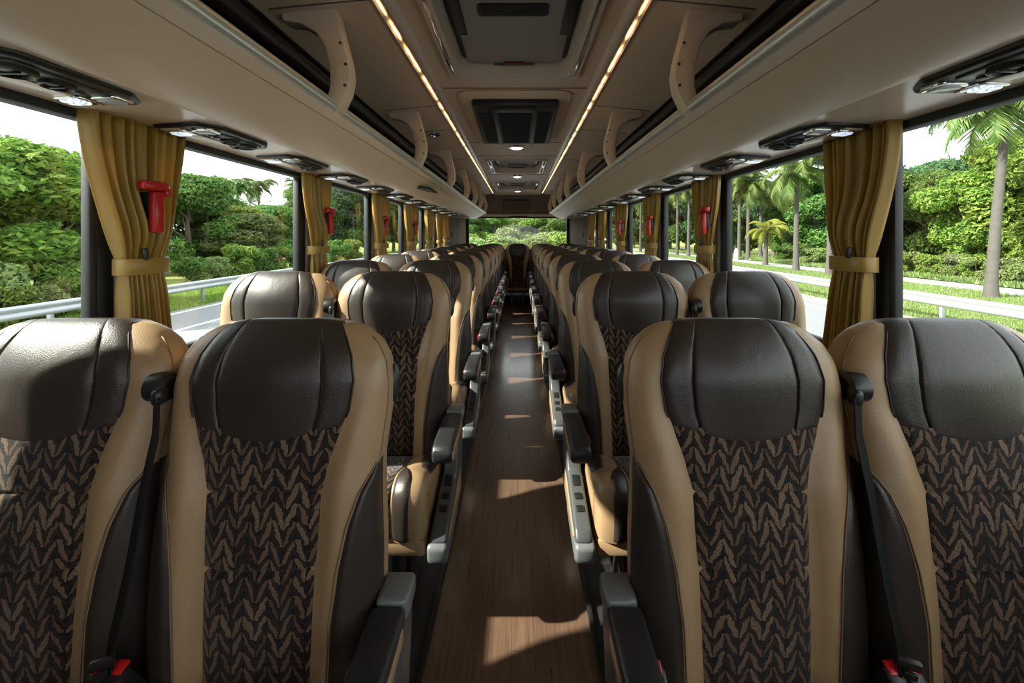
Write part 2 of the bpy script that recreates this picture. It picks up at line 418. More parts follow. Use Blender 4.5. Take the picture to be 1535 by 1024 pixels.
# side windows: pillars read from the photograph, one pane per bay
PIL = {-1: [1.285, 2.45, 3.56, 4.57, 5.50, 6.33], 1: [1.405, 2.50, 3.56, 4.66, 5.68, 6.50]}
wn = 2; tn = 5
for s in (-1, 1):
    edges = [0.74 if s < 0 else Y0] + PIL[s] + [7.17]
    for i in range(len(edges)-1):
        a, b = edges[i]+(0.03 if i else 0), edges[i+1]-(0.03 if i+1 < len(edges)-1 else 0)
        f = MB()
        f.box((s*(XW+0.02), (a+b)/2, SILL+0.01), (0.03, b-a, 0.03), 0.006)
        for yy in (a+0.012, b-0.012): f.box((s*(XW+0.02), yy, (SILL+WTOP)/2), (0.03, 0.026, WTOP-SILL), 0.006)
        wo = struct('window_%d' % wn, f, M['rubber']); wn += 1
        g = MB(); g.box((s*(XW+0.03), (a+b)/2, (SILL+WTOP)/2), (0.008, b-a, WTOP-SILL)); g.build('glass_pane', M['glass'], wo)
    for y in PIL[s]:
        f = MB(); f.box((s*(XW+0.03), y, (SILL+WTOP)/2), (0.05, 0.07, WTOP-SILL), 0.012)
        po = struct('trim_%d' % tn, f, M['rubber']); tn += 1
        f = MB(); f.box((s*(XW+0.003), y+0.055, (SILL+WTOP)/2), (0.03, 0.075, WTOP-SILL), 0.012)
        f.build('pillar_cover', M['pillar'], po)

# service panel (underside beside the windows), one each side
SP = [(1.262, 1.697), (1.20, 1.700), (1.10, 1.704), (0.965, 1.708)]
for s in (-1, 1):
    p = MB(); p.prism([(s*x, z) for x, z in SP] + [(s*0.965, 1.73), (s*1.262, 1.73)], 'y', Y0, Y1-0.02)
    for k in range(9):                      # rounded blank covers, seams
        pass
    struct('trim_%d' % tn, p, M['beige_gloss']); tn += 1

# ------------------------------------------------------------------ luggage racks
BELLY = [(0.972, 1.712), (0.958, 1.703), (0.93, 1.702), (0.885, 1.712), (0.83, 1.734), (0.775, 1.761), (0.724, 1.787)]
STRIP = [(0.722, 1.789), (0.70, 1.796), (0.682, 1.801)]
RAIL = [(0.682, 1.801), (0.668, 1.805), (0.660, 1.816), (0.660, 1.832), (0.668, 1.842), (0.70, 1.846)]
BRY = [1.57, 2.83, 4.10, 5.30, 6.30, 7.25, 8.25]
for s, nm in ((-1, 'left'), (1, 'right')):
    r = thing('luggage_rack', 'beige overhead luggage rack with silver edge rail along the %s side of the coach' % nm, 'luggage rack', (s*0.9, 0, 1.7), 0, 'overhead luggage racks')
    off = Vector((-s*0.9, 0, -1.7))
    def part(name, mb, mat, par=r, **kw):
        bmesh.ops.translate(mb.bm, vec=off, verts=mb.bm.verts)
        return mb.build(name, mat, par, **kw)
    b = MB(); b.prism(mirror(ring_strip(BELLY, -0.02), s), 'y', Y0, Y1-0.03); part('belly_panel', b, M['beige'], sharp=50)
    b = MB(); b.prism(mirror(ring_strip(STRIP, -0.02), s), 'y', Y0, Y1-0.05); part('lip_strip', b, M['beige'])
    b = MB(); b.prism(mirror(RAIL, s), 'y', Y0, Y1-0.1); part('edge_rail', b, M['silver'], sharp=60)
    LIN = [(0.70, 1.832), (0.74, 1.795), (0.95, 1.785), (1.20, 1.80), (1.235, 1.90), (1.235, 2.02), (1.15, 2.10), (0.93, 2.16)]
    b = MB(); b.prism(mirror(ring_strip(LIN, 0.012), s), 'y', Y0, Y1-0.02); part('liner', b, M['rack_liner'])
    b = MB(); b.tube([(s*1.02, Y0, 1.93), (s*1.02, Y1-0.1, 1.93)], 0.11, 20); b.tube([(s*0.93, Y0, 2.085), (s*0.93, Y1-0.1, 2.085)], 0.035, 12)
    part('air_duct', b, M['rack_liner'])
    for y in BRY:
        b = MB()
        poly = [(0.672, 2.198), (0.648, 2.10), (0.622, 2.00), (0.614, 1.94), (0.624, 1.88), (0.648, 1.83), (0.668, 1.80),
                (0.712, 1.80), (0.704, 1.85), (0.692, 1.90), (0.692, 1.97), (0.712, 2.05), (0.745, 2.10), (0.80, 2.135), (0.87, 2.145), (0.878, 2.176), (0.80, 2.186)]
        b.prism(mirror(poly, s), 'y', y-0.035, y+0.035, 0.010, 2); br = part('bracket', b, M['beige'])
        for z, x in ((2.06, 0.637), (1.98, 0.617), (1.90, 0.620)):
            b = MB(); b.lathe([(0.006, 0), (0.005, 0.004), (0.0, 0.005)], 10, Matrix.Translation((s*(x+0.012), y-0.036, z)) @ Matrix.Rotation(PI/2, 4, 'X'))
            part('screw', b, M['grey'], br)
    # belly bulge and dark patch shaped to stand for a door's reflection
    b = MB()
    def reflection_bulge(u, v):
        y = 3.45+1.5*u
        k = v*(len(BELLY)-2)+1; i = min(int(k), len(BELLY)-2); t = k-i
        x = BELLY[i][0]*(1-t)+BELLY[i+1][0]*t; z = BELLY[i][1]*(1-t)+BELLY[i+1][1]*t
        bl = (max(0, math.sin(PI*min(1, u*1.02)))**0.6)*(max(0, math.sin(PI*v))**0.6)*(0.03 if s < 0 else 0.008)
        return (s*(x-0.35*bl), y, z-bl-0.001)
    b.grid(reflection_bulge, lin(0, 1, 22), lin(0.02, 0.93, 14)); part('reflection_bulge', b, M['beige'])
    if s < 0:
        b = MB()
        b.prism([(s*0.80, 3.34), (s*0.735, 3.44), (s*0.74, 3.80), (s*0.86, 3.50)], 'z', 1.728, 1.745)
        part('reflection_patch', b, M['black'])  # dark area of the same reflection, built as a black piece

# ------------------------------------------------------------------ ceiling
for s in (-1, 1):
    b = MB(); b.prism(mirror(ring_strip([(0.94, 2.165), (0.80, 2.180), (0.66, 2.192), (0.517, 2.205)], -0.03), s), 'y', Y0, Y1-0.02)
    for y in (1.52, 2.60, 3.25, 4.02, 5.22, 6.22, 7.15):
        pass
    struct('ceiling_'+('left' if s < 0 else 'right'), b, M['beige_roof'])
HATCH = [(1.28, 2.28), (4.71, 5.66), (6.69, 7.64)]
HX = 0.315
b = MB()
ys = [Y0] + [q for h in HATCH for q in h] + [8.42]
for i in range(0, len(ys)-1):
    a, c = ys[i], ys[i+1]
    if i % 2 == 0: b.box((0, (a+c)/2, 2.245), (0.92, c-a, 0.05))
    else:
        for s in (-1, 1): b.box((s*(HX+0.46)/2, (a+c)/2, 2.245), (0.46-HX, c-a, 0.05))
for y in (2.42, 3.80, 4.45, 5.80, 6.55, 7.80): pass
ceil = struct('ceiling', b, M['beige_roof'])
# shallow cross seams: dark joint strips let into the panels
for y in (2.44, 3.86, 4.50, 5.86, 6.50, 7.82):
    b = MB(); b.box((0, y, 2.2195), (0.86, 0.006, 0.004)); struct('trim_%d' % tn, b, M['taupe']); tn += 1
for s in (-1, 1):
    for y in (1.50, 2.72, 3.32, 4.60, 5.80, 6.80):
        b = MB(); b.prism(mirror([(0.90, 2.1665), (0.66, 2.1905), (0.52, 2.2035), (0.52, 2.2075), (0.66, 2.1945), (0.90, 2.171)], s), 'y', y-0.003, y+0.003)
        struct('trim_%d' % tn, b, M['taupe']); tn += 1
    # light channel with its LED line
    t = thing('light_strip', 'warm light strip running along the %s edge of the centre ceiling panel' % ('left' if s < 0 else 'right'), 'light', (s*0.49, 0, 2.2), 0, 'ceiling light strips')
    off = Vector((-s*0.49, 0, -2.2))
    CH = [(0.528, 2.208), (0.520, 2.196), (0.512, 2.194), (0.505, 2.202), (0.494, 2.205), (0.487, 2.196), (0.470, 2.192), (0.448, 2.198), (0.440, 2.212), (0.438, 2.224)]
    b = MB(); b.prism(mirror(ring_strip(CH, -0.015), s), 'y', Y0, 8.4)
    bmesh.ops.translate(b.bm, vec=off, verts=b.bm.verts); b.build('channel', M['beige_gloss'], t, sharp=60)
    b = MB(); b.tube([(s*0.4985, Y0+0.05, 2.2005), (s*0.4985, 8.2, 2.2005)], 0.004, 8)
    bmesh.ops.translate(b.bm, vec=off, verts=b.bm.verts); b.build('led_line', M['led'], t)
# arch closing the ceiling against the rear header
b = MB(); b.box((0, 8.44, 2.215), (1.0, 0.05, 0.06), 0.012); struct('trim_%d' % tn, b, M['beige_roof']); tn += 1
b = MB(); b.prism([(8.45, 2.21), (8.74, 1.80), (8.76, 1.80), (8.76, 2.36), (8.45, 2.36)], 'x', -1.24, 1.24); struct('trim_%d' % tn, b, M['rear_panel']); tn += 1
b = MB(); b.box((0, 8.735, 1.772), (2.1, 0.04, 0.06), 0.015); struct('trim_%d' % tn, b, M['beige']); tn += 1
t = thing('monitor', 'dark switched-off screen on the panel above the rear window', 'monitor', (-0.03, 8.582, 1.998))
b = MB(); b.box((0, 0, 0), (0.56, 0.02, 0.24), 0.008, rot=(math.radians(35), 0, 0)); b.build('housing', M['black'], t)
b = MB(); b.box((0, -0.012, -0.007), (0.53, 0.006, 0.21), 0.002, rot=(math.radians(35), 0, 0)); b.build('screen', M['taupe'], t)
t = thing('brake_light', 'small black lamp housing at the top centre of the rear window', 'lamp', (0.02, 8.69, 1.735))
b = MB(); b.box((0, 0, 0), (0.36, 0.05, 0.05), 0.012); b.build('housing', M['black'], t)
b = MB(); b.box((0, -0.027, -0.005), (0.28, 0.006, 0.02), 0.002); b.build('lens', M['taupe'], t)

# roof hatches
HN = ['nearest the camera with grey lid', 'behind the ceiling grille, second of three', 'farthest of three, before the rear window']
for i, (a, c) in enumerate(HATCH):
    cy = (a+c)/2; L = (c-a)/2
    t = thing('roof_hatch', 'ceiling escape hatch in a glossy frame, ' + HN[i], 'roof hatch', (0, cy, 2.22), 0, 'ceiling roof hatches')
    b = MB()
    outer = rrect(HX+0.055, L+0.045, 0.09, 6); mid = rrect(HX+0.035, L+0.03, 0.08, 6); inn = rrect(HX-0.012, L-0.012, 0.07, 6); top = rrect(HX-0.03, L-0.03, 0.06, 6)
    n = len(outer); v = []
    for poly, z in ((outer, 0.004), (mid, -0.018), (inn, -0.012), (top, 0.09)): v += [(x, y, z) for x, y in poly]
    f = [(r*n+k, r*n+(k+1) % n, (r+1)*n+(k+1) % n, (r+1)*n+k) for r in range(3) for k in range(n)]
    b.add(v, f); b.build('frame', M['beige_gloss'], t, sharp=25)
    for s in (-1, 1):
        b = MB(); b.box((s*(HX+0.012), 0, -0.0165), (0.018, 2*L-0.12, 0.006), 0.002); b.build('trim_strip', M['chrome'], t)
    b = MB(); b.prism(rrect(HX-0.02, L-0.02, 0.06), 'z', 0.088, 0.10); b.build('gasket', M['black'], t)
    b = MB(); b.prism(rrect(HX-0.06, L-0.045, 0.06), 'z', 0.06, 0.089, 0.006); lid = b.build('lid', M['hatch_grey'], t)
    b = MB(); b.prism(rrect(0.15, 0.045, 0.02), 'z', 0.054, 0.062)
    bmesh.ops.translate(b.bm, vec=(0, -0.08 if i == 0 else 0.2, 0), verts=b.bm.verts); vv = b.build('vent', M['black'], lid)
    b = MB()
    for k in range(5): b.box((0, (-0.08 if i == 0 else 0.2)-0.03+0.015*k, 0.0535), (0.27, 0.004, 0.004))
    b.build('slat', M['grey'], lid)
    for s in (-1, 1):
        b = MB(); b.box((s*(HX-0.075), -0.12, 0.062), (0.045, 2*L-0.5, 0.02), 0.006)
        b.build('side_vent', M['black'], lid)
    b = MB(); b.box((0, L-0.068, 0.054), (0.12, 0.014, 0.012), 0.003); b.build('handle', M['dark_red'], lid)
    b = MB(); b.box((0, L-0.05, 0.055), (0.22, 0.012, 0.012), 0.003); b.build('latch', M['grey'], lid)

# air-conditioning grille
t = thing('air_grille', 'black return-air grille on the ceiling just behind the nearest roof hatch', 'vent', (0, 3.145, 2.214))
b = MB(); b.prism([(-0.285, -0.51), (-0.27, -0.545), (0.27, -0.545), (0.285, -0.51), (0.30, 0.52), (0.285, 0.545), (-0.285, 0.545), (-0.30, 0.52)], 'z', -0.05, 0.004, 0.012)
b.build('bezel', M['black'], t)
for x, w, nm in ((-0.205, 0.10, 0), (0, 0.225, 1), (0.205, 0.10, 0)):
    b = MB()
    b.box((x, 0.04, -0.0515), (w, 0.86, 0.005))
    for k in range(40): b.box((x, -0.38+0.0215*k, -0.055), (w-0.008, 0.006, 0.006))
    b.build('grille', M['rubber'], t)
for x in (-0.135, 0.135):
    b = MB(); b.box((x, 0.02, -0.056), (0.028, 0.98, 0.014), 0.004); b.build('rib', M['grey'], t)
b = MB(); b.box((0, -0.46, -0.053), (0.24, 0.07, 0.01), 0.003); b.build('control_strip', M['grey'], t)
b = MB(); b.prism(rrect(0.36, 0.68, 0.1), 'z', -0.006, 0.003, 0.004); b.build('surround', M['beige_roof'], t)

# dome lamps, screws
DN = ['just behind the black ceiling grille', 'between the second and third roof hatches', 'behind the farthest roof hatch']
for i, y in enumerate((4.05, 6.02, 7.95)):
    t = thing('dome_light', 'small round chrome-rimmed ceiling lamp ' + DN[i], 'lamp', (0, y, 2.22), 0, 'ceiling dome lamps')
    b = MB(); b.lathe([(0.085, 0.003), (0.083, -0.012), (0.07, -0.016), (0.066, -0.008)], 28); b.build('rim', M['chrome'], t)
    b = MB(); b.lathe([(0.066, -0.010), (0.05, -0.022), (0.02, -0.028), (0.0, -0.029)], 28); b.build('lens', M['dome'], t)
t = thing('downlight', 'small chrome spotlight in the left ceiling panel beside the second rack bracket', 'lamp', (-0.685, 3.42, 2.189))
b = MB(); b.lathe([(0.05, 0.003), (0.048, -0.012), (0.036, -0.014), (0.034, -0.004)], 24); b.build('rim', M['chrome'], t)
b = MB(); b.lathe([(0.034, -0.006), (0.02, -0.01), (0.0, -0.011)], 24); b.build('lens', M['lens_soft'], t)

# reading-lamp / air-nozzle units under the racks
def make_unit():
    r = thing('reading_light_unit', 'x', 'reading light', (0, 0, 0))
    hp = [(-0.10, -0.175), (0.06, -0.19), (0.105, -0.12), (0.105, 0.12), (0.06, 0.19), (-0.10, 0.175)]
    b = MB(); b.prism(hp, 'z', -0.016, 0.01, 0.012, 3); b.build('housing', M['black'], r)
    b = MB(); b.prism([(-0.085, -0.16), (-0.02, -0.165), (-0.01, 0.05), (-0.06, 0.16), (-0.085, 0.155)], 'z', -0.021, -0.014, 0.003); b.build('cover_plate', M['beige_gloss'], r)
    b = MB(); b.prism([(0.0, -0.06), (0.07, -0.08), (0.08, 0.12), (0.02, 0.15), (-0.005, 0.12)], 'z', -0.022, -0.014, 0.004); b.build('nozzle_plate', M['grey'], r)
    for x, y, rr in ((0.035, 0.085, 0.042), (0.040, 0.0, 0.032)):
        b = MB(); b.lathe([(rr, -0.018), (rr, -0.030), (rr*0.86, -0.033), (rr*0.74, -0.028), (rr*0.7, -0.016)], 24, Matrix.Translation((x, y, 0))); nz = b.build('air_nozzle', M['black'], r)
        b = MB(); b.lathe([(rr*0.66, -0.018), (rr*0.6, -0.026), (rr*0.2, -0.03), (0.0, -0.03)], 18, Matrix.Translation((x, y, 0))); b.box((x, y, -0.031), (rr*1.1, 0.006, 0.006), 0.002)
        b.build('louvre', M['grey'], nz)
    b = MB(); b.lathe([(0.012, -0.018), (0.011, -0.027), (0.0, -0.028)], 14, Matrix.Translation((0.03, -0.055, 0))); b.build('button', M['black'], r)
    for x, y in ((-0.045, -0.118), (0.045, -0.125)):
        b = MB(); b.prism(rrect(0.038, 0.032, 0.02), 'z', -0.024, -0.012, 0.003)
        bmesh.ops.translate(b.bm, vec=(x, y, 0), verts=b.bm.verts); l = b.build('lamp_bezel', M['chrome'], r)
        b = MB(); b.prism(rrect(0.028, 0.022, 0.014), 'z', -0.028, -0.02, 0.003)
        bmesh.ops.translate(b.bm, vec=(x, y, 0), verts=b.bm.verts); b.build('lamp_lens', M['lens'] if x < 0 else M['lens_soft'], l)
    return r
ORD = ['first', 'second', 'third', 'fourth', 'fifth', 'sixth', 'seventh', 'eighth', 'ninth', 'tenth', 'eleventh', 'twelfth', 'thirteenth', 'fourteenth', 'fifteenth', 'sixteenth', 'seventeenth', 'eighteenth', 'nineteenth', 'twentieth']
UY = [0.90, 1.52, 2.05, 2.62, 3.20, 3.80, 4.42, 5.05, 5.68, 6.30, 6.92]
u0 = make_unit(); first = True
for s in (-1, 1):
    for i, y in enumerate(UY):
        u = u0 if first else dup(u0); first = False
        flip = (i == 0)
        # the cover plate (local -x) faces the window
        if flip: y = 0.95 if s < 0 else 0.855
        u.location = (s*1.095, y, 1.708)
        if s < 0: u.rotation_euler = (0, math.radians(-1), 0 if not flip else 0)
        else: u.rotation_euler = (0, math.radians(1), 0)
        u.scale = (-s, -1 if flip else 1, 1)
        u['label'] = 'black reading light and air nozzle panel above the %s windows, %s from the front' % ('left' if s < 0 else 'right', ORD[i])
        u['group'] = 'reading light panels under the %s rack' % ('left' if s < 0 else 'right')

# ------------------------------------------------------------------ curtains
def make_curtain(s, y_t0, y_t1, y_m0, y_m1, y_b0, y_b1, z_tie, rng, label, x=None):
    xw = 1.222
    zt, zb = 1.702, 0.80
    cy = (y_m0+y_m1)/2
    r = thing('curtain', label, 'curtain', (s*xw, cy, zb), 0, 'gold curtains at the %s windows' % ('left' if s < 0 else 'right'))
    ph = [rng.uniform(0, 6.28) for _ in range(4)]
    npl = 9.0
    def fn(u, v):
        z = zt + (zb-zt)*v
        tt = (zt-z)/(zt-z_tie)
        if tt <= 1:
            k = sstep(0, 1, tt)**1.05 if tt > 0 else 0
            k2 = tt**1.7
            a = y_t0+(y_m0-y_t0)*(0.35*k+0.65*k2*1.0); b_ = y_t1+(y_m1-y_t1)*(0.4*k+0.6*k2)
        else:
            q = min(1, (z_tie-z)/(z_tie-zb)); a = y_m0+(y_b0-y_m0)*q; b_ = y_m1+(y_b1-y_m1)*q
        uu = u + 0.018*math.sin(2*PI*u*3+ph[0]+v*2)
        amp = 0.023*(1-0.45*math.exp(-((z-z_tie)/0.06)**2))*(0.55+0.45*math.sin(2*PI*u*1.6+ph[1])**2)
        pl = math.sin(2*PI*npl*u + ph[2] + 1.3*math.sin(2*PI*u*1.1+ph[3]))
        pl = pl*(0.75+0.25*abs(pl)) + 0.35*math.sin(2*PI*npl*2.3*u+ph[1])*math.exp(-tt*3)
        bul = 0.03*math.exp(-((z-z_tie-0.12)/0.10)**2)*math.sin(PI*u)
        return (-s*(amp*pl+bul), a+(b_-a)*uu-cy, z-zb)
    b = MB(); b.grid(fn, lin(0, 1, 120), lin(0, 1, 46)); me = b.mesh('drape', M['curtain'], sharp=0)
    o = link_mesh('drape', me, r)
    so = o.modifiers.new('thick', 'SOLIDIFY'); so.thickness = 0.003; so.offset = 0
    # tie-back band
    hw = (y_m1-y_m0)/2+0.012
    b = MB()
    pts = [(math.cos(a)*0.050, math.sin(a)*hw) for a in lin(0, 2*PI, 33)[:-1]]
    pts = [(math.copysign(abs(math.cos(a))**0.7, math.cos(a))*0.046, math.copysign(abs(math.sin(a))**0.8, math.sin(a))*hw) for a in lin(0, 2*PI, 33)[:-1]]
    n = len(pts); v = []
    for dz in (-0.026, -0.024, 0.024, 0.026):
        e = 0.0 if abs(dz) < 0.025 else -0.003
        v += [(x*(1+e*10), y*(1+e*2), z_tie-zb+dz) for x, y in pts]
    b.add(v, [(i*n+k, i*n+(k+1) % n, (i+1)*n+(k+1) % n, (i+1)*n+k) for i in range(3) for k in range(n)])
    tb = b.build('tie_back', M['curtain'], r, sharp=60)
    so = tb.modifiers.new('thick', 'SOLIDIFY'); so.thickness = 0.004
    b = MB(); b.box((-s*0.044, -hw*0.45, z_tie-zb+0.04), (0.014, 0.016, 0.04), 0.005, rot=(0.15, 0, 0)); b.build('hook', M['black'], r)
    return r
rng = random.Random(5)
CUR = {-1: [(1.175, 1.50, 1.275, 1.415, 1.285, 1.47), (2.33, 2.70, 2.44, 2.62, 2.42, 2.66), (3.46, 3.88, 3.56, 3.80, 3.54, 3.86), (4.46, 4.92, 4.58, 4.84, 4.55, 4.9), (5.40, 5.86, 5.52, 5.78, 5.5, 5.82), (6.16, 6.62, 6.28, 6.54, 6.25, 6.58), (6.66, 7.18, 6.82, 7.08, 6.8, 7.12)],
       1: [(1.275, 1.59, 1.385, 1.53, 1.41, 1.60), (2.42, 2.78, 2.53, 2.71, 2.51, 2.75), (3.46, 3.90, 3.57, 3.83, 3.55, 3.88), (4.54, 5.00, 4.66, 4.92, 4.63, 4.96), (5.60, 6.10, 5.72, 6.0, 5.7, 6.04), (6.42, 6.98, 6.56, 6.88, 6.52, 6.92)]}
HAMMER = {-1: {0: 1.335, 1: 2.57, 2: 3.66, 3: 4.68}, 1: {1: 2.51, 2: 3.56, 3: 4.62}}
for s in (-1, 1):
    for i, c in enumerate(CUR[s]):
        side = 'left' if s < 0 else 'right'
        make_curtain(s, *c, 1.232 if i == 0 else 1.245, rng, 'gold satin curtain tied back at the %s windows, %s from the front' % (side, ORD[i]))
        if i in HAMMER[s]:
            y = HAMMER[s][i]
            t = thing('emergency_hammer', 'red emergency hammer mounted over the %s curtain on the %s side' % (ORD[i], side), 'emergency hammer', (s*1.165, y, 1.42), 0, 'red emergency hammers')
            b = MB(); b.box((0, 0, -0.012), (0.026, 0.036, 0.135), 0.008); b.build('handle', M['red'], t)
            b = MB(); b.box((0, -0.012, 0.073), (0.034, 0.088, 0.032), 0.010); b.box((0, 0.03, 0.056), (0.03, 0.02, 0.03), 0.006); hd = b.build('head', M['red'], t)
            b = MB(); b.lathe([(0.008, 0), (0.008, 0.01), (0.001, 0.02)], 10, Matrix.Translation((0, 0.03, 0.073)) @ Matrix.Rotation(-PI/2, 4, 'X')); b.build('tip', M['chrome'], hd)
            b = MB(); b.box((s*0.03, 0.002, 0.01), (0.035, 0.028, 0.09), 0.005); b.build('bracket', M['black'], t)

# ------------------------------------------------------------------ coach seats
HT, H1, HB = 1.172, 1.050, 0.45
_wh = [0.43, 0.50, 0.60, 0.72, 0.80, 0.87, 0.93, 0.99, 1.04, 1.09, 1.125, 1.15, 1.165, 1.172]
_ww = [0.236, 0.238, 0.239, 0.237, 0.231, 0.226, 0.232, 0.238, 0.239, 0.231, 0.212, 0.186, 0.160, 0.135]
def w_of(h): return interp(_wh, _ww, h)
def T_of(h):
    t = interp([0.43, 0.80, 1.0], [0.060, 0.064, 0.078], h)
    if h > H1:
        k = min(0.999, (h-H1)/(HT-H1+0.002)); t = 0.006+(t-0.006)*math.sqrt(max(0.0, 1-k*k))
    return t
def yc_of(h):
    base = interp([0.43, 0.47, 0.75, 1.0, 1.18], [-0.042, -0.038, -0.020, 0.0, 0.012], h)
    return base + T_of(min(h, H1))
PEXP = 3.0
def q_of(x, h):
    w = w_of(h); return (1 if x >= 0 else -1)*2/PI*math.asin(min(1, (abs(x)/w))**(PEXP/2))
def surf(q, h, off=0.0):
    """backrest surface; q in [-1,1] spans the front face, up to +-2 wraps to the back"""
    a = q*PI/2; w, T = w_of(h)+off*0.6, T_of(h)+off
    sx, cx = math.sin(a), math.cos(a)
    x = math.copysign(w*abs(sx)**(2/PEXP), sx); y = yc_of(h) - math.copysign(T*abs(cx)**(2/PEXP), cx)
    if cx > 0:
        ax = abs(x)
        fw = interp([0.45, 0.69, 0.84, 0.93, 1.0], [0.112, 0.118, 0.124, 0.146, 0.17], h)
        am = interp([0.43, 0.6, 0.85, 0.93, 1.05, 1.15], [0.030, 0.040, 0.036, 0.026, 0.012, 0.0], h)
        y -= am*sstep(fw-0.02, fw+0.045, ax)*(cx**0.5)
        # lumbar roll of the centre panel
        y -= 0.012*math.exp(-((h-0.66)/0.13)**2)*(1-sstep(0.06, 0.13, ax))
    return (x, y, h)
hs_shell = lin(0.43, 1.04, 34) + [1.05+0.119*math.sin(PI/2*i/16) for i in range(0, 17)]
MESH = {}
def cached(key, fn):
    if key not in MESH: MESH[key] = fn()
    return MESH[key]
def m_shell():
    b = MB(); n = 72
    us = [-2+4*i/n for i in range(n)]
    b.grid(lambda u, v: surf(u, v), us, hs_shell, closed=True)
    bm = b.bm; bm.verts.ensure_lookup_table()
    nv = len(bm.verts)
    bm.faces.new([bm.verts[nv-n+i] for i in range(n)]); bm.faces.new([bm.verts[i] for i in range(n-1, -1, -1)])
    return b.mesh('backrest', M['tan'], sharp=0)
def pillow(t, span, d, e=0.016):
    m = min(t, 1-t)*span/e
    return d if m >= 1 else d*math.sin(PI/2*m)**0.8 if m > 0 else 0.0
XP_h = [0.90, 0.95, 1.0, 1.06, 1.11, 1.14, 1.16, 1.172]
XP_x = [0.132, 0.150, 0.169, 0.176, 0.166, 0.150, 0.136, 0.122]
def m_headrest():
    b = MB()
    ts = sorted(set([round(t, 4) for t in lin(-1, 1, 71)] + [round(q*(0.635+d), 4) for q in (-1, 1) for d in (-0.03, -0.02, -0.014, -0.009, -0.004, 0, 0.004, 0.009, 0.014, 0.02, 0.03)]))
    vs = [i/44 for i in range(45)]
    top_q = 1.0
    def fn(t, v):
        hlo = 0.918 + 0.045*abs(t)**2.2
        hh = hlo + (1.168-hlo)*math.sin(v*PI/2)**0.9 if False else hlo + (1.170-hlo)*v**0.85
        xp = interp(XP_h, XP_x, hh); x = t*xp
        q = q_of(x, hh)
        d = 0.011
        e = min(pillow((t+1)/2, 2*xp, d, 0.024), pillow(v*0.5, 0.5, d, 0.018))
        da = abs(t)-0.635
        e -= 0.0075*math.exp(-(da/0.012)**2) + 0.002*math.exp(-(da/0.05)**2)
        e += 0.010*math.cos(min(1, abs(t)/0.635)*PI/2)*math.sin(PI*min(1, v*0.9))
        p = surf(q, hh); 
        k = sstep(0.55, 1, v); return (p[0], p[1]-e*(1-0.75*k)+0.002*(1-k), p[2]+(0.010*max(0.0, 1-abs(t)**6)+0.002)*k)
    b.grid(fn, ts, vs)
    # over the top and a little way down the back
    def back(t, v):
        hh = 1.170 - 0.10*v; xp = interp(XP_h, XP_x, min(1.172, 1.170-0.03*v)); x = t*xp
        q = q_of(x, hh); q2 = math.copysign(2-abs(q), q) if abs(q) > 1e-6 else 2.0
        p = surf(q2, hh); e = 0.010*math.sin(PI/2*min(1, (1-v)*3+0.05))*max(0.0, 1-abs(t)**8)
        p0 = fn(t, 1.0)
        k = sstep(0, 0.12, v)
        y = p[1]+e+0.004
        return (x, p0[1]*(1-k)+y*k, hh+(0.010*max(0.0, 1-abs(t)**6)+0.002)*(1-sstep(0, 0.8, v)))
    b.grid(back, ts, lin(0, 1, 14))
    bmesh.ops.remove_doubles(b.bm, verts=b.bm.verts, dist=0.0015)
    return b.mesh('headrest', M['dark'], sharp=0)
FH = [0.44, 0.69, 0.84, 0.90, 0.94, 0.97, 1.0]
FX = [0.110, 0.116, 0.122, 0.134, 0.148, 0.158, 0.16]
def m_fabric():
    b = MB()
    hs = lin(0.45, 0.968, 104)
    def fn(t, h):
        xp = interp(FH, FX, h); x = t*xp
        e = min(pillow((t+1)/2, 2*xp, 0.010, 0.02), pillow(min(1, (h-0.45)/0.5)*0.5+0.0001, 1.0, 0.010, 0.02))
        for hb in (0.838, 0.69): e -= 0.0064*math.exp(-((h-hb)/0.0035)**2)
        for h0, h1 in ((0.45, 0.69), (0.69, 0.838), (0.838, 0.968)):
            if h0 <= h < h1: e += 0.005*math.sin(PI*(h-h0)/(h1-h0))*abs(math.cos(t*PI/2))**0.5
        p = surf(q_of(x, h), h); return (p[0], p[1]-e+0.002, p[2])
    b.grid(fn, lin(-1, 1, 44), hs, uvf=lambda t, h: (t*interp(FH, FX, h)+0.5, h))
    return b.mesh('fabric_panel', M['fabric'], sharp=0)
IH = [0.44, 0.50, 0.60, 0.70, 0.78, 0.84, 0.885]
IX = [0.152, 0.153, 0.157, 0.167, 0.182, 0.201, 0.2265]
def m_insert(s):
    b = MB()
    hs = lin(0.44, 0.883, 56)
    def fn(t, h):
        q0 = q_of(interp(IH, IX, h), h); q1 = 1.0 + 0.14*sstep(0.885, 0.80, h) if False else 0.99-0.02*min(1, (0.885-h)/0.12)
        q = q0+(q1-q0)*t
        e = min(pillow(t, max(0.01, (w_of(h)-interp(IH, IX, h))+0.05), 0.009, 0.014), 0.009)
        if h > 0.86: e *= max(0.2, (0.885-h)/0.025)
        w = surf(q, h, e); base = surf(q, h, -0.002 if e < 0.001 else e)
        return (s*base[0], base[1], base[2])
    b.grid(fn, lin(0, 1, 22), hs)
    return b.mesh('side_insert', M['dark'], sharp=0)
def m_stitch(s):
    b = MB()
    b.tube([(lambda p: (s*p[0], p[1], p[2]))(surf(q_of(interp(IH, IX, h)-0.003, h), h, 0.0022)) for h in lin(0.45, 0.883, 30)], 0.0018, 5)
    return b.mesh('piping', M['stitch'], sharp=0)
def m_sidepipe(s):
    b = MB()
    b.tube([(lambda p: (s*p[0], p[1], p[2]))(surf(0.90, h, 0.0006)) for h in lin(0.87, 1.14, 26)], 0.0020, 5)
    return b.mesh('side_piping', M['stitch'], sharp=0)
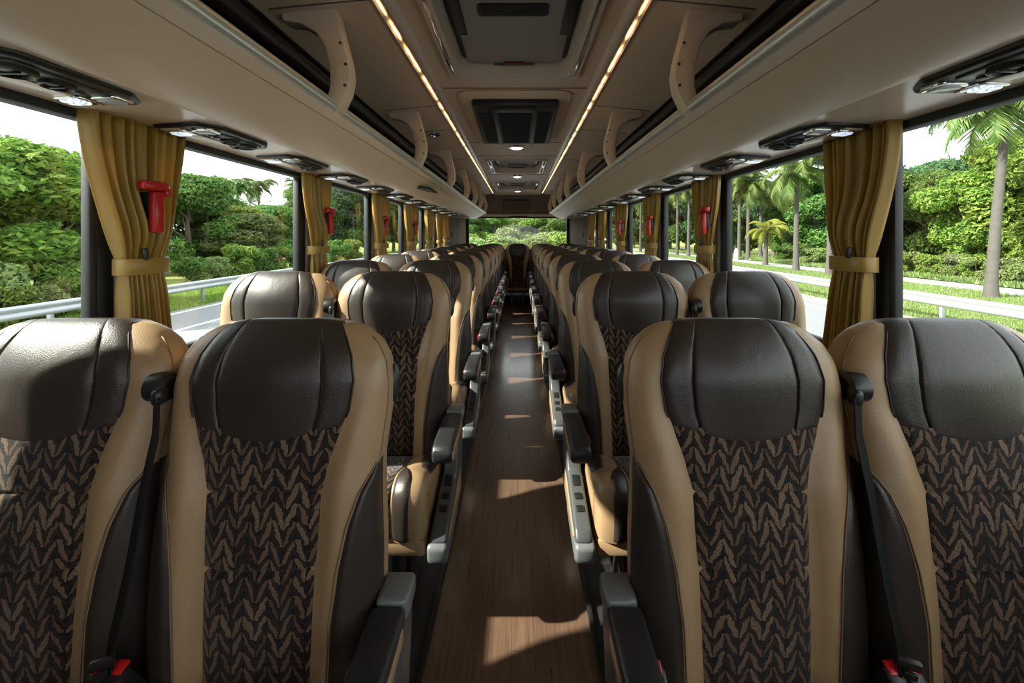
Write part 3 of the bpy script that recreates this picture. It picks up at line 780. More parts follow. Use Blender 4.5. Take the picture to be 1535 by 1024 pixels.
def m_padpipe(s):
    b = MB(); pts = []
    for h in lin(0.985, 1.155, 28):
        xp = interp(XP_h, XP_x, h)-0.0015; p = surf(q_of(xp, h), h, 0.0022); pts.append((s*p[0], p[1], p[2]))
    b.tube(pts, 0.0019, 5)
    return b.mesh('headrest_piping', M['piping'], sharp=0)

# cushion: profile along its length (forward is -y)
CD = [(0.0, 0.452), (0.04, 0.468), (0.11, 0.485), (0.18, 0.508), (0.235, 0.522), (0.268, 0.516), (0.292, 0.494), (0.303, 0.455), (0.300, 0.395), (0.290, 0.345)]
def cpos(sv):
    k = sv*(len(CD)-1); i = min(int(k), len(CD)-2); t = k-i
    # Catmull-Rom
    P0, P1, P2, P3 = CD[max(i-1, 0)], CD[i], CD[i+1], CD[min(i+2, len(CD)-1)]
    def cr(a, b, c, d): return 0.5*((2*b)+(-a+c)*t+(2*a-5*b+4*c-d)*t*t+(-a+3*b-3*c+d)*t**3)
    d, h = cr(P0[0], P1[0], P2[0], P3[0]), cr(P0[1], P1[1], P2[1], P3[1])
    e = 1e-3; k2 = min(len(CD)-1.001, k+e*10)
    return d, h
def cnorm(sv):
    a = cpos(max(0, sv-0.01)); b = cpos(min(1, sv+0.01)); dx, dz = b[0]-a[0], b[1]-a[1]
    l = math.hypot(dx, dz); return -dz/l, dx/l         # outward (forward/up)
CW2 = 0.228
def csurf(x, sv, off=0.0):
    d, h = cpos(sv); nd, nh = cnorm(sv)
    r = min(1, abs(x)/CW2); drop = 0.09*(1-(1-r**5)**(1/5))
    bol = 0.018*sstep(0.10, 0.17, abs(x))
    o = off - drop + bol
    return (x*(1+0*off), -0.055-(d+nd*o), h+nh*o)
SV = lin(0, 1, 46)
def m_cushion():
    b = MB(); n = 44
    xs = [CW2*math.sin(PI/2*(2*i/n-1)) for i in range(n+1)]
    b.grid(lambda x, v: csurf(x, v), xs, SV)
    # sides and underside
    for s in (-1, 1):
        b.grid(lambda u, v: (lambda p: (p[0], p[1], p[2]*(1-u)+0.345*u))(csurf(s*CW2, v)), [0, 1], SV)
    b.box((0, -0.055-0.145, 0.358), (2*CW2-0.02, 0.27, 0.03))
    return b.mesh('cushion', M['tan'], sharp=50)
def cpatch(name, x0f, x1f, s0, s1, mat, nx=20, off=0.008, uv=False):
    b = MB()
    def fn(t, v):
        x = x0f(v)+(x1f(v)-x0f(v))*t
        e = min(pillow(t, abs(x1f(v)-x0f(v))+1e-4, off, 0.014), pillow((v-s0)/(s1-s0), 0.5, off, 0.012))
        return csurf(x, v, e-0.0015)
    b.grid(fn, lin(0, 1, nx), lin(s0, s1, 44), uvf=(lambda t, v: (x0f(v)+(x1f(v)-x0f(v))*t+0.5, -v*0.5)) if uv else None)
    return b.mesh(name, mat, sharp=0)
def m_frame():
    b = MB(); b.box((0, -0.055-0.15, 0.318), (0.455, 0.285, 0.055), 0.012, 2)
    return b.mesh('seat_frame', M['tan'])
def m_pedestal():
    b = MB()
    b.box((0, -0.13, 0.272), (0.40, 0.06, 0.05), 0.008); b.box((0, -0.25, 0.272), (0.40, 0.05, 0.05), 0.008)
    for x in (-0.1125, 0.1125):
        b.prism([(-0.30, 0.0), (-0.27, 0.0), (-0.18, 0.19), (-0.10, 0.0), (-0.06, 0.0), (-0.11, 0.295), (-0.28, 0.295)], 'x', x-0.0125, x+0.0125)
        b.box((x, -0.18, 0.008), (0.06, 0.30, 0.016), 0.004)
    return b.mesh('pedestal', M['black'])
def m_armsup(s):
    b = MB(); x0, x1 = s*0.243, s*0.298
    poly = [(-0.02, 0.30), (-0.33, 0.305), (-0.352, 0.315), (-0.357, 0.35), (-0.335, 0.375), (-0.12, 0.445), (-0.085, 0.50), (-0.078, 0.565), (-0.072, 0.615), (-0.03, 0.626), (0.03, 0.626), (0.042, 0.612), (0.03, 0.54), (0.01, 0.44)]
    b.prism(poly, 'x', min(x0, x1), max(x0, x1), 0.010, 3)
    return b.mesh('arm_support', M['grey'])
def m_armfoot(s):
    b = MB(); xa, xb = sorted((s*0.235, s*0.30))
    b.prism([(-0.12, 0.29), (-0.34, 0.268), (-0.366, 0.284), (-0.372, 0.336), (-0.348, 0.346), (-0.12, 0.346)], 'x', xa, xb, 0.012, 3)
    return b.mesh('side_cover', M['grey_light'])
def m_arminlay(s):
    b = MB(); xa, xb = sorted((s*0.296, s*0.3015))
    b.prism([(-0.06, 0.345), (-0.32, 0.328), (-0.325, 0.346), (-0.13, 0.405), (-0.06, 0.42)], 'x', xa, xb, 0.002)
    return b.mesh('side_inlay', M['inlay'])
def m_armcap(s):
    b = MB(); b.box((s*0.272, -0.004, 0.613), (0.066, 0.075, 0.046), 0.010, 3); return b.mesh('arm_cap', M['grey_light'])
def m_armpad(s):
    b = MB(); xa, xb = sorted((s*0.233, s*0.303))
    b.prism([(-0.062, 0.578), (-0.27, 0.552), (-0.288, 0.562), (-0.294, 0.594), (-0.282, 0.614), (-0.25, 0.622), (-0.040, 0.628), (-0.040, 0.578)], 'x', xa, xb, 0.012, 3)
    return b.mesh('arm_pad', M['armpad'])
def m_padinlay(s):
    b = MB(); xa, xb = sorted((s*0.301, s*0.3055))
    b.prism([(-0.07, 0.582), (-0.265, 0.558), (-0.278, 0.571), (-0.275, 0.594), (-0.07, 0.608)], 'x', xa, xb, 0.002)
    return b.mesh('pad_inlay', M['inlay'])
def m_button(s, y, l):
    b = MB(); z = 0.375+(y+0.335)*0.3256
    b.box((s*0.2705, y, z+0.001), (0.026, l, 0.008), 0.003, rot=(math.radians(18.0), 0, 0))
    return b.mesh('control_button', M['black'])
def m_buckle(x, lean=0.0):
    b = MB(); b.box((x, -0.085, 0.515), (0.034, 0.03, 0.085), 0.006, rot=(0.5, 0, lean)); return b.mesh('buckle', M['black'])
def m_bucklebtn(x):
    b = MB(); b.box((x, -0.116, 0.535), (0.022, 0.012, 0.036), 0.003, rot=(0.5, 0, 0)); b.box((x, -0.094, 0.556), (0.022, 0.022, 0.008), 0.003, rot=(0.5, 0, 0)); return b.mesh('release_button', M['red'])
def m_stalk(x):
    b = MB(); b.tube([(x, -0.04, 0.38), (x, -0.05, 0.44), (x, -0.075, 0.49)], 0.012, 8); return b.mesh('buckle_stalk', M['black'])
def m_reel(s):
    b = MB()
    R = Matrix.Translation((s*0.232, 0.03, 1.04)) @ Matrix.Rotation(s*PI/2, 4, 'Y')
    b.lathe([(0.030, -0.02), (0.032, 0.006), (0.029, 0.016), (0.018, 0.020), (0.016, 0.014), (0.0, 0.014)], 24, R)
    b.box((s*0.247, 0.006, 1.028), (0.022, 0.03, 0.034), 0.009, 3)
    return b.mesh('belt_guide', M['black'])
def m_strap(s):
    b = MB()
    path = [(s*0.247, 0.000, 1.030), (s*0.247, -0.004, 0.95), (s*0.245, -0.03, 0.85), (s*0.243, -0.062, 0.70), (s*0.240, -0.088, 0.60), (s*0.235, -0.10, 0.50)]
    n = len(path); wv = Vector((0.80, -0.60, 0)) if s > 0 else Vector((-0.80, -0.60, 0))
    v = []; 
    nrm = Vector((-wv.y, wv.x, 0))
    for p in path:
        p = Vector(p)
        for a, c in ((-1, -1), (1, -1), (1, 1), (-1, 1)): v.append(p + wv*0.022*a + nrm*0.0012*c)
    f = [(i*4+k, i*4+(k+1) % 4, (i+1)*4+(k+1) % 4, (i+1)*4+k) for i in range(n-1) for k in range(4)]
    f += [(0, 1, 2, 3), tuple((n-1)*4+k for k in (3, 2, 1, 0))]
    b.add(v, f)
    return b.mesh('belt_strap', M['belt'])
def m_tongue(s):
    b = MB(); b.box((s*0.238, -0.105, 0.545), (0.022, 0.006, 0.04), 0.002, rot=(0.3, 0, s*0.4)); b.box((s*0.239, -0.104, 0.575), (0.040, 0.014, 0.022), 0.005, rot=(0.3, 0, s*0.4))
    return b.mesh('belt_tongue', M['black'])
def m_slot(s):
    b = MB()
    pts = [(lambda p: (s*p[0], p[1], p[2]))(surf(1.04, h, 0.002)) for h in lin(0.985, 1.07, 10)]
    b.tube(pts, [0.004, 0.008, 0.010, 0.011, 0.011, 0.011, 0.011, 0.010, 0.008, 0.004], 8)
    pts = [(lambda p: (s*p[0], p[1], p[2]))(surf(1.30, h, 0.001)) for h in lin(0.86, 1.0, 12)]
    b.tube(pts, 0.006, 8)
    return b.mesh('belt_slot', M['black'])

def make_seat(role, aisle):
    """role inner / outer / centre; aisle = +1 when the aisle lies on the +x side"""
    r = thing('coach_seat', 'x', 'coach seat')
    P = lambda name, key, fn, par=r: link_mesh(name, cached(key, fn), par)
    bk = P('backrest', 'shell', m_shell)
    hd = P('headrest', 'head', m_headrest)
    for s in (-1, 1):
        P('insert_piping', 'stitch%d' % s, lambda: m_stitch(s), bk); P('side_piping', 'sidep%d' % s, lambda: m_sidepipe(s), bk); P('headrest_piping', 'padpipe%d' % s, lambda: m_padpipe(s), hd)
    P('fabric_panel', 'fab', m_fabric)
    for s in (-1, 1): P('side_insert', 'ins%d' % s, lambda s=s: m_insert(s))
    cu = P('cushion', 'cush', m_cushion)
    P('cushion_fabric', 'cfab', lambda: cpatch('cushion_fabric', lambda v: -0.118, lambda v: 0.118, 0.0, 0.97, M['fabric'], 34, 0.009, True), cu)
    for s in (-1, 1):
        P('cushion_stripe', 'cst%d' % s, lambda s=s: cpatch('cushion_stripe', lambda v: s*0.120, lambda v: s*(0.120+0.055*sstep(0.22, 0.55, v)+0.004), 0.18, 0.98, M['dark'], 14), cu)
        P('cushion_patch', 'cpt%d' % s, lambda s=s: cpatch('cushion_patch', lambda v: s*(0.165+0.02*sstep(0.15, 0.36, v)), lambda v: s*0.222, 0.02, 0.34, M['dark'], 14), cu)
    P('seat_frame', 'frame', m_frame); P('pedestal', 'ped', m_pedestal)
    arms = [aisle] if role == 'inner' else ([-1, 1] if role == 'centre' else [])
    for s in arms:
        a = P('arm_support', 'as%d' % s, lambda: m_armsup(s))
        P('side_cover', 'sc%d' % s, lambda: m_armfoot(s), a); P('side_inlay', 'si%d' % s, lambda: m_arminlay(s), a); P('arm_cap', 'ac%d' % s, lambda: m_armcap(s), a); [P('control_button', 'cb%d%.2f' % (s, y), lambda: m_button(s, y, l), a) for y, l in ((-0.165, 0.045), (-0.225, 0.024), (-0.27, 0.024))]
        p = P('arm_pad', 'ap%d' % s, lambda: m_armpad(s)); P('pad_inlay', 'pi%d' % s, lambda: m_padinlay(s), p)
    bks = {'inner': [aisle*0.222, -aisle*0.222], 'outer': [aisle*0.225], 'centre': [0.222]}[role]
    for x in bks:
        k = P('buckle', 'bk%.3f' % x, lambda: m_buckle(x)); P('release_button', 'rb%.3f' % x, lambda: m_bucklebtn(x), k); P('buckle_stalk', 'st%.3f' % x, lambda: m_stalk(x), k)
    if role == 'outer':
        P('belt_guide', 'reel%d' % aisle, lambda: m_reel(aisle)); bs = P('belt_strap', 'strap%d' % aisle, lambda: m_strap(aisle)); P('belt_tongue', 'tg%d' % aisle, lambda: m_tongue(aisle), bs)
    else:
        P('belt_slot', 'slot%d' % aisle, lambda: m_slot(aisle))
    return r
PITCH = 0.80
ROWS = [0.86] + [0.86+PITCH*k for k in range(1, 9)]
XI, XO = 0.505, 0.988
protos = {}
for s in (-1, 1):
    for role, x in (('inner', XI), ('outer', XO)):
        for k, y in enumerate(ROWS):
            key = (role, s)
            if key not in protos: protos[key] = o = make_seat(role, -s)
            else: o = dup(protos[key])
            o.location = (s*x, y, -0.040 if k == 0 else 0.0)
            side = 'left' if s < 0 else 'right'
            place = 'aisle seat' if role == 'inner' else 'window seat'
            row = 'front row' if k == 0 else '%s row from front' % ORD[k]
            o['label'] = 'black and tan coach seat with chevron fabric, %s %s, %s' % (side, place, row)
            o['group'] = '%s %ss' % (side, place)
RN = ['at the left window', 'second from the left window', 'in the middle facing down the aisle', 'second from the right window', 'at the right window']
for i, x in enumerate((-0.985, -0.495, 0.0, 0.495, 0.985)):
    if i == 2: o = make_seat('centre', 1)
    else: o = dup(protos[('outer' if i in (0, 4) else 'inner', -1 if i < 2 else 1)])
    o.location = (x, 8.06, 0.0)
    o['label'] = 'black and tan coach seat of the rear row, ' + RN[i]; o['group'] = 'rear row seats'
for s in (-1, 1):
    t = thing('speaker', 'small round black speaker on the %s rear side wall' % ('left' if s < 0 else 'right'), 'speaker', (s*1.236, 7.62, 1.36), 0, 'rear wall speakers')
    Rm = Matrix.Rotation(-s*PI/2, 4, 'Y')
    b = MB(); b.lathe([(0.065, -0.002), (0.065, 0.008), (0.055, 0.014), (0.052, 0.008)], 24, Rm); b.build('rim', M['black'], t)
    b = MB(); b.lathe([(0.052, 0.006), (0.03, 0.009), (0.0, 0.010)], 24, Rm); b.build('grille', M['rubber'], t)
# base box that carries the rear seat
b = MB(); b.box((0, 8.25, 0.09), (0.52, 0.7, 0.18), 0.01); struct('floor_step', b, M['floor_side'])

# ------------------------------------------------------------------ outside
GZ = -1.26
def at(px, X=None, Y=None):
    """world x,y on the ray through column px, given lateral distance X or depth Y"""
    k = (px-VX)/FPX
    if Y is None: Y = (X-CAM[0])/k
    return CAM[0]+k*Y, Y
b = MB(); b.box((0, 60, GZ-0.6), (400, 400, 1.0)); struct('ground', b, M['ground'])
b = MB(); b.box((0, 60, GZ-0.1), (23.6, 400, 0.22)); struct('road', b, M['road'])
b = MB()
for x, w in ((-11.4, 0.16), (-9.3, 0.14), (10.9, 0.16)): b.box((x, 60, GZ+0.012), (w, 400, 0.012))
struct('road_marking', b, M['line'])
b = MB(); b.box((11.95, 60, GZ+0.02), (0.3, 400, 0.2), 0.03); struct('kerb', b, M['kerb'])
b = MB(); b.box((23.2, 60, GZ-0.09), (3.0, 400, 0.12)); struct('road_right', b, M['road_pale'])
def guardrail(name, x, label):
    t = thing(name, label, 'guardrail', (x, 0, GZ))
    s = 1 if x < 0 else -1                       # corrugated face towards the road
    prof = [(0.0, 0.86), (0.05, 0.83), (0.05, 0.76), (0.0, 0.71), (0.0, 0.68), (0.05, 0.63), (0.05, 0.56), (0.0, 0.53)]
    b = MB(); b.prism(ring_strip([(s*a, z) for a, z in prof], 0.006*s), 'y', -20, 150); b.build('rail', M['steel'], t, sharp=60)
    p0 = MB().box((-s*0.08, 0, 0.42), (0.12, 0.08, 0.86), 0.01).mesh('post', M['steel'])
    for k in range(36):
        o = link_mesh('post', p0, t); o.location = (0, 3+k*2.6 if x < 0 else 2.4+k*3.2, 0)
guardrail('guardrail', -12.35, 'grey steel guardrail beside the road outside the left windows')
guardrail('guardrail', 12.45, 'grey steel guardrail beside the road outside the right windows')

def leaf_mesh(name, blobs, n, size, mat, seed, shell=0.55):
    rg = np.random.default_rng(seed)
    vol = np.array([b[3]*b[4]*b[5] for b in blobs])**0.67
    idx = rg.choice(len(blobs), n, p=vol/vol.sum())
    B = np.array(blobs)[idx]
    d = rg.normal(size=(n, 3)); d /= np.linalg.norm(d, axis=1)[:, None]
    r = shell+(1-shell)*rg.random(n)**0.6
    r *= 1+0.12*np.sin(d[:, 0]*7+B[:, 0]*3)*np.cos(d[:, 2]*6+B[:, 1])
    c = B[:, :3]+d*B[:, 3:6]*r[:, None]
    nrm = d+rg.normal(size=(n, 3))*0.7+np.array([0, 0, 0.5]); nrm /= np.linalg.norm(nrm, axis=1)[:, None]
    t = np.cross(nrm, rg.normal(size=(n, 3))); t /= np.linalg.norm(t, axis=1)[:, None]
    q = np.cross(nrm, t)
    L = (size*(0.6+0.8*rg.random(n)))[:, None]; Wd = L*0.42
    v0 = c-t*L; v1 = c+q*Wd+nrm*L*0.12; v2 = c+t*L-nrm*L*0.15; v3 = c-q*Wd+nrm*L*0.12
    V = np.stack([v0, v1, v2, v3], 1).reshape(-1, 3)
    F = np.arange(4*n).reshape(n, 4)
    me = bpy.data.meshes.new(name); me.from_pydata(V.tolist(), [], F.tolist()); me.materials.append(mat)
    return me
def crown_blobs(rg, h, r, n, low=0.25):
    out = []
    for i in range(n):
        z = h*(low+(1-low)*rg.random()**0.8); env = math.sin(PI*min(1, max(0.08, (z/h-low*0.6)/(1.08-low*0.6))))**0.7
        a = rg.uniform(0, 2*PI); d = r*env*rg.uniform(0.35, 0.85)
        s = r*rg.uniform(0.24, 0.44)
        out.append((d*math.cos(a), d*math.sin(a), min(z, h-s*0.6), s, s, s*0.75))
    return out
def trunk_mesh(rg, h, r, name='trunk'):
    b = MB()
    b.tube([(0, 0, -0.3), (0.05*rg.uniform(-1, 1), 0, h*0.3), (0.15*rg.uniform(-1, 1), 0.1, h*0.6), (0.2*rg.uniform(-1, 1), 0.1, h*0.9)], [r*1.3, r, r*0.75, r*0.3], 8)
    for k in range(5):
        a = rg.uniform(0, 6.28); z = h*rg.uniform(0.3, 0.65); l = h*rg.uniform(0.2, 0.35)
        b.tube([(0, 0, z), (l*0.5*math.cos(a), l*0.5*math.sin(a), z+l*0.4), (l*math.cos(a), l*math.sin(a), z+l)], [r*0.5, r*0.35, r*0.12], 6)
    return b.mesh(name, M['bark'])
rt = random.Random(11)
TREES = {}
for kind, mat, n in (('green', M['leaf'], 3), ('bright', M['leaf_bright'], 2), ('dark', M['leaf_dark'], 3), ('pale', M['leaf_pale'], 2)):
    for k in range(n):
        bl = crown_blobs(rt, 8.0, 3.2, 26, 0.14)
        TREES.setdefault(kind, []).append((leaf_mesh('crown', bl, 20000, 0.155, mat, rt.randrange(9999)), trunk_mesh(rt, 7.0, 0.17)))
BUSH = {}
for kind, mat in (('green', M['leaf']), ('bright', M['leaf_bright']), ('pale', M['leaf_pale'])):
    bl = crown_blobs(rt, 2.2, 1.5, 14, 0.05)
    b = MB()
    for k in range(6):
        a = k*1.05; b.tube([(0.05*math.cos(a), 0.05*math.sin(a), -0.1), (0.5*math.cos(a), 0.5*math.sin(a), 0.9), (0.9*math.cos(a), 0.9*math.sin(a), 1.5)], [0.03, 0.025, 0.01], 5)
    BUSH[kind] = (leaf_mesh('foliage', bl, 5000, 0.115, mat, rt.randrange(9999), 0.4), b.mesh('stem', M['bark']))
def palm_crown(seed, mat, nfr=22, L=2.6, droop=1.0):
    rg = random.Random(seed); b = MB(); v = []; f = []
    for k in range(nfr):
        az = 2*PI*k/nfr*2.4+rg.uniform(-0.2, 0.2); el = rg.uniform(-0.5, 1.25); ll = L*rg.uniform(0.8, 1.1)
        pts = []; p = Vector((0, 0, 0)); e = el
        for i in range(14):
            pts.append(p.copy()); st = ll/13
            p = p+Vector((math.cos(az)*math.cos(e), math.sin(az)*math.cos(e), math.sin(e)))*st; e -= droop*(0.06+0.018*i)
        b.tube(pts, [0.03*(1-i/15) for i in range(14)], 4)
        side = Vector((-math.sin(az), math.cos(az), 0))
        for i in range(40):
            t = 0.10+0.9*i/39; k0 = t*12.99; j = int(k0); q = pts[j].lerp(pts[j+1], k0-j) if j < 13 else pts[13]
            tan = (pts[min(13, j+1)]-pts[max(0, j)]).normalized() if j < 13 else (pts[13]-pts[12]).normalized()
            ln = 0.75*L/2.6*math.sin(PI*(0.15+0.8*t))**0.7*rg.uniform(0.85, 1.1)
            for s in (-1, 1):
                d = (side*s*0.8+tan*0.65+Vector((0, 0, -0.42*droop+rg.uniform(-0.15, 0.15)))).normalized()
                wv = tan*0.028*L/2.6
                a = len(v); v += [q-wv, q+wv, q+d*ln*0.6+wv*0.9+Vector((0, 0, 0.02)), q+d*ln+Vector((0, 0, -0.12*ln*droop)), q+d*ln*0.6-wv*0.9]
                f.append((a, a+1, a+2, a+3, a+4))
    b.add(v, f)
    return b.mesh('crown', mat, recalc=False, sharp=0)
PCROWN = [palm_crown(3, M['palm_leaf'], 24, 2.5), palm_crown(8, M['palm_leaf'], 20, 2.8, 1.2)]
PSMALL = palm_crown(5, M['palm_yellow'], 20, 2.0, 1.0)
def palm(name, x, y, h, r, label, crown, lean=(0, 0), sc=1.0, group=None):
    t = thing(name, label, 'palm tree', (x, y, GZ), 0, group)
    b = MB(); n = 15
    b.tube([(lean[0]*(i/(n-1))**1.3, lean[1]*(i/(n-1))**1.3, -0.2+(h+0.2)*i/(n-1)) for i in range(n)],
           [r*(1.35 if i == 0 else 1.15 if i == 1 else 1.0-0.35*i/(n-1)) for i in range(n)], 10)
    b.build('trunk', M['palm_bark'], t)
    c = link_mesh('crown', crown, t); c.location = (lean[0], lean[1], h); c.scale = (sc, sc, sc); c.rotation_euler = (0, 0, rt.uniform(0, 6.28))
    return t
placed = {'L': [], 'R': [], 'B': []}
def tree(zone, kind, x, y, h, group, cat='tree'):
    if cat == 'tree':
        cr, tr = rt.choice(TREES[kind]); k = h/8.0; names = ('crown', 'trunk'); nm = 'tree'
    else:
        cr, tr = BUSH[kind]; k = h/2.2; names = ('foliage', 'stem'); nm = 'bush'
    t = thing(nm, 'x', cat, (x, y, GZ), rt.uniform(0, 6.28), group)
    kx = k if cat != 'tree' else max(0.9, k)*rt.uniform(0.9, 1.15)
    t.scale = (kx, kx, k)
    link_mesh(names[0], cr, t); link_mesh(names[1], tr, t)
    placed[zone].append((cat, kind, t)); return t
# --- left of the road
LT = 'trees beyond the left guardrail'
for px, X, h, kind in ((-60, -17, 5.6, 'bright'), (0, -18, 5.0, 'bright'), (60, -24, 6.9, 'green'), (120, -24, 6.3, 'dark'), (150, -29, 6.7, 'dark'), (0, -27, 7.5, 'green'),
                       (215, -26, 7.6, 'dark'), (285, -22, 6.6, 'green'), (318, -24, 6.0, 'green'), (350, -22, 5.0, 'bright'), (375, -20, 4.2, 'pale'), (330, -30, 6.2, 'dark'),
                       (395, -27, 5.8, 'green'), (420, -24, 5.5, 'green'), (440, -28, 5.9, 'dark'), (405, -34, 6.4, 'dark'), (465, -24, 8.0, 'green'),
                       (490, -25, 9.5, 'green'), (505, -23, 9.5, 'dark'), (520, -22, 8.5, 'green'), (535, -23, 9.5, 'green'), (548, -22, 9.0, 'dark'), (560, -24, 10.5, 'green'),
                       (575, -22, 10, 'green'), (590, -22, 10.5, 'dark'), (600, -23, 11, 'green'), (611, -22, 11, 'green'), (622, -22, 12, 'dark'), (634, -22, 13, 'green'), (646, -22, 14, 'dark'), (656, -22, 14, 'green')):
    x, y = at(px, X=X); tree('L', kind, x, y, h, LT)
for px, X, h, kind in ((5, -14.2, 1.2, 'bright'), (50, -14.4, 1.1, 'pale'), (100, -14.6, 1.2, 'bright'), (140, -15, 1.1, 'bright'), (20, -15.5, 1.9, 'bright'), (75, -15.5, 1.7, 'bright'), (120, -16, 1.7, 'bright'), (150, -16.5, 1.5, 'pale'), (-20, -15, 1.8, 'pale'), (285, -17, 1.5, 'green'), (320, -17, 1.4, 'pale'), (360, -17.5, 2.0, 'bright'), (390, -17, 1.8, 'green'), (415, -17.5, 1.8, 'bright'), (440, -17, 1.8, 'green'), (505, -17, 2.2, 'green'), (530, -17, 2.2, 'bright')):
    x, y = at(px, X=X); tree('L', kind, x, y, h, 'bushes behind the left guardrail', 'bush')
for i, (px, X, h, r) in enumerate(((357, -30, 7.6, 0.14), (388, -30, 8.3, 0.14), (446, -30, 9.4, 0.14))):
    x, y = at(px, X=X); palm('palm_tree', x, y, h, r, 'distant palm above the trees in the second left window, %s of three' % ('leftmost', 'middle', 'rightmost')[i], PCROWN[i % 2], sc=0.95, group='palms in the second left window')
# --- right of the road
RTG = 'trees beyond the right guardrail'
for px, X, h, kind in ((1600, 28, 8.0, 'bright'), (1545, 29, 8.4, 'bright'), (1500, 30, 8.0, 'green'), (1470, 28, 6.6, 'bright'), (1425, 29, 6.8, 'green'), (1385, 31, 7.4, 'green'), (1350, 31, 7.6, 'dark'),
                       (1310, 33, 9.0, 'dark'), (1440, 35, 8.6, 'dark'), (1540, 36, 10, 'dark'), (1390, 38, 9.0, 'dark'),
                       (1275, 34, 9.0, 'dark'), (1245, 32, 9.2, 'green'), (1225, 34, 10.0, 'green'), (1205, 33, 9.0, 'dark'), (1180, 34, 9.6, 'green'), (1160, 33, 9.4, 'dark'), (1140, 34, 10, 'green'), (1118, 33, 10.5, 'dark'), (1098, 34, 12, 'green'),
                       (1080, 32, 12, 'green'), (1062, 30, 11, 'dark'), (1045, 30, 12, 'green'), (1030, 28, 11, 'green'), (1016, 28, 12, 'dark'), (1004, 28, 12.5, 'green'), (990, 27, 12, 'green'), (976, 27, 13, 'dark'), (962, 26, 13, 'green'), (950, 26, 13, 'green'), (938, 25, 14, 'dark'), (926, 24, 14, 'green'), (915, 23, 14, 'green')):
    x, y = at(px, X=X); tree('R', kind, x, y, h, RTG)
for px, X, h, kind in ((1360, 26.5, 1.5, 'pale'), (1395, 26, 1.4, 'bright'), (1430, 26.5, 1.5, 'pale'), (1465, 26.5, 1.5, 'bright'), (1500, 26, 1.4, 'pale'), (1535, 26, 1.5, 'pale'), (1345, 25.5, 1.3, 'bright'), (1215, 26, 1.5, 'pale'), (1200, 28, 1.8, 'green'), (1170, 27, 1.9, 'green'), (1235, 27, 1.5, 'bright')):
    x, y = at(px, X=X); tree('R', kind, x, y, h, 'bushes beyond the right guardrail', 'bush')
x, y = at(1485, X=19.6)
palm('palm_tree', x, y, 8.3, 0.20, 'tall palm with grey ringed trunk in the nearest right window', PCROWN[0], (1.1, 0.3), 1.5)
x, y = at(1193, X=20.5)
palm('palm_tree', x, y, 7.3, 0.20, 'tall palm with straight grey trunk in the middle of the second right window', PCROWN[1], (0.1, 0.0), 1.25)
x, y = at(1243, X=20.5)
palm('palm_tree', x, y, 8.6, 0.19, 'palm trunk beside the nearest right curtain in the second right window', PCROWN[0], (0.3, 0.1), 1.0)
x, y = at(1147, X=22.5)
palm('palm_tree', x, y, 3.1, 0.22, 'short yellow green palm in the second right window', PSMALL, (0.1, 0), 1.05)
for i, (px, X, h) in enumerate(((1121, 25, 8.2), (1108, 25.5, 9.8), (1140, 29, 7.8))):
    x, y = at(px, X=X); palm('palm_tree', x, y, h, 0.22, 'slender palm behind the short yellow palm, %s of three' % ('middle', 'leftmost', 'rightmost')[i], PCROWN[i % 2], (0.1, 0), 1.3, 'slender palms in the second right window')
for i, (px, X, h) in enumerate(((1032, 22, 9), (1015, 22, 9.5), (1000, 22, 10), (976, 21, 10), (945, 20, 11), (960, 21, 11))):
    x, y = at(px, X=X); palm('palm_tree', x, y, h, 0.2, 'far palm trunk seen past the second right curtain, %s in line' % ORD[i], PCROWN[i % 2], (0.1, 0), 1.3, 'far palms on the right')
x, y = at(1104, X=24)
t = thing('marker_stone', 'short pale marker stone in the grass outside the second right window', 'marker stone', (x, y, GZ))
b = MB(); b.lathe([(0.28, -0.1), (0.27, 0.6), (0.24, 1.0), (0.12, 1.2), (0, 1.24)], 14); b.build('stone', M['kerb'], t)
# --- behind the rear window
for px, Y, h, kind in ((712, 30, 2.3, 'pale'), (733, 27, 2.0, 'bright'), (752, 30, 2.4, 'pale'), (778, 33, 2.2, 'bright'), (800, 28, 2.4, 'pale'), (822, 30, 2.7, 'pale'), (846, 28, 2.5, 'bright'), (766, 40, 3.2, 'pale'), (700, 36, 2.7, 'bright'), (865, 34, 2.8, 'pale')):
    x, y = at(px, Y=Y); tree('B', kind, x, y, h*1.05, 'shrubs behind the rear window', 'bush')
for px, Y, h, kind in ((700, 52, 6.0, 'green'), (722, 56, 5.6, 'green'), (742, 52, 5.5, 'bright'), (760, 58, 6.0, 'dark'), (782, 56, 5.0, 'pale'), (804, 54, 5.4, 'bright'), (826, 54, 5.8, 'green'), (846, 52, 5.6, 'green'), (868, 54, 6.2, 'green'),
                       (710, 66, 8, 'dark'), (734, 70, 8, 'dark'), (756, 66, 7.6, 'green'), (780, 72, 8.5, 'dark'), (802, 66, 8, 'dark'), (824, 70, 8, 'green'), (848, 66, 8, 'dark')):
    x, y = at(px, Y=Y); tree('B', kind, x, y, h, 'trees behind the rear window')
KN = {'green': 'mid green', 'bright': 'bright yellow green', 'dark': 'dark green', 'pale': 'pale green'}
for zone, where in (('L', 'beyond the left guardrail'), ('R', 'beyond the right guardrail'), ('B', 'behind the rear window')):
    for cat in ('tree', 'bush'):
        for kind in KN:
            lst = [t for c, k, t in placed[zone] if c == cat and k == kind]
            lst.sort(key=(lambda t: t.location.y) if zone != 'B' else (lambda t: t.location.x/t.location.y))
            for i, t in enumerate(lst):
                od = ORD[i] if i < len(ORD) else 'farthest'
                t['label'] = '%s %s %s, %s %s' % (KN[kind], 'leafy tree' if cat == 'tree' else 'low bush', where, od, 'from the left' if zone == 'B' else 'of its colour from the camera')
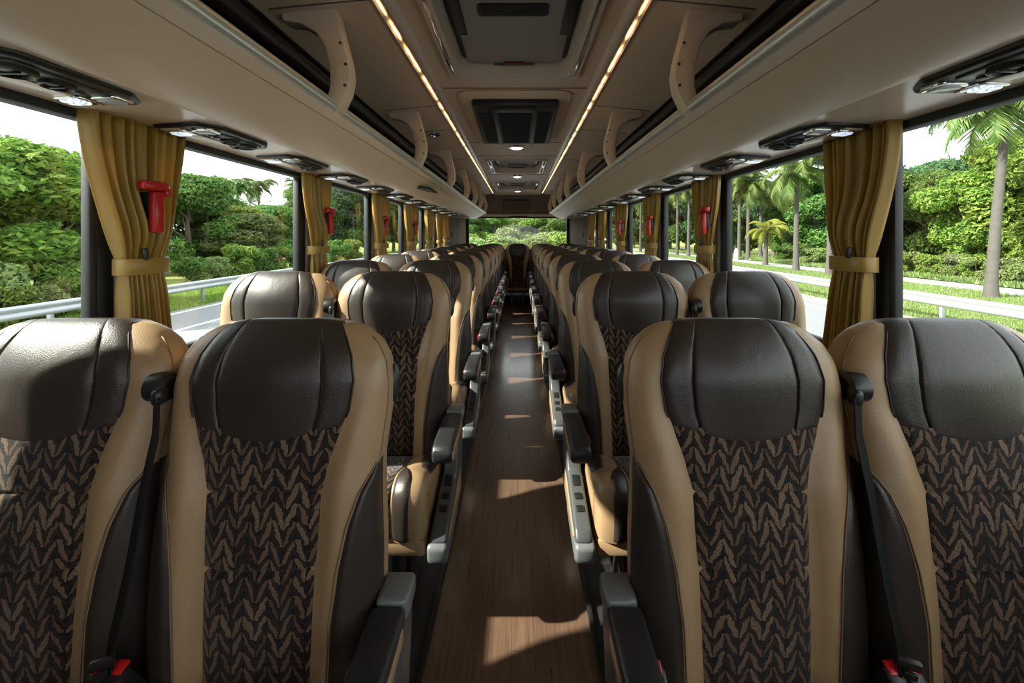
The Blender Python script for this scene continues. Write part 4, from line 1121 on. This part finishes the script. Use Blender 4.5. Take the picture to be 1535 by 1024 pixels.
# low grass and weeds along both verges
def verge(name, x0, x1, y0, y1, n, seed, label, mat, size=0.055):
    rg = np.random.default_rng(seed)
    yy = y0+(y1-y0)*rg.random(n)**1.7; c = np.stack([x0+(x1-x0)*rg.random(n), yy, np.full(n, GZ)], 1)
    hgt = (size*2*(0.5+rg.random(n)))[:, None]; a = rg.random(n)*6.28
    sd = np.stack([np.cos(a), np.sin(a), 0*a], 1)*size*0.35; tip = rg.normal(size=(n, 3))*size*0.6; tip[:, 2] = hgt[:, 0]
    V = np.stack([c-sd, c+sd, c+tip], 1).reshape(-1, 3)
    me = bpy.data.meshes.new(name); me.from_pydata(V.tolist(), [], np.arange(3*n).reshape(n, 3).tolist()); me.materials.append(mat)
    o = link_mesh(name, me); tag(o, label, 'grass', kind='stuff')
verge('grass', -17, -11.9, 7, 60, 90000, 1, 'bright green grass verge around the left guardrail', M['leaf_bright'])
verge('grass', 12.15, 21.5, 9, 60, 120000, 2, 'green and straw coloured grass between the right guardrail and side road', M['leaf_pale'])
verge('grass', 24.8, 30, 18, 80, 40000, 3, 'long pale grass beyond the side road on the right', M['leaf_pale'], 0.13)

# ------------------------------------------------------------------ light and camera
w = bpy.data.worlds.new('World'); scn.world = w; w.use_nodes = True
nt = w.node_tree; bg = nt.nodes['Background']
tc = N(nt, 'ShaderNodeTexCoord').outputs['Generated']
cl = noise(nt, mapping(nt, tc, (1, 1, 2.5)), 2.2, 5, 0.55)
sk = ramp(nt, cl, [(0.40, (0.80, 0.87, 0.94)), (0.58, (0.98, 0.99, 1.0))])
nt.links.new(sk, bg.inputs[0]); bg.inputs[1].default_value = 1.6
sd = bpy.data.lights.new('Sun', 'SUN'); sd.energy = 7.5; sd.angle = math.radians(1.0); sd.color = (1.0, 0.93, 0.82)
so = bpy.data.objects.new('Sun', sd); C.objects.link(so)
so.rotation_euler = Vector((1.32, 0.35, -1.0)).to_track_quat('-Z', 'Y').to_euler()
so.location = (-10, -5, 14)

cam = bpy.data.cameras.new('Camera'); co = bpy.data.objects.new('Camera', cam); C.objects.link(co)
cam.sensor_fit = 'HORIZONTAL'; cam.sensor_width = 36.0; cam.lens = FPX/W_*36.0
cam.shift_x = -(VX-W_/2)/W_; cam.shift_y = -(H_/2-VY)/W_
cam.clip_start = 0.02; cam.clip_end = 600
co.location = CAM; co.rotation_euler = (PI/2, 0, 0)
scn.camera = co
scn.view_settings.view_transform = 'Standard'; scn.view_settings.look = 'None'
scn.view_settings.exposure = 1.2; scn.view_settings.gamma = 1.0; scn.view_settings.use_curve_mapping = False
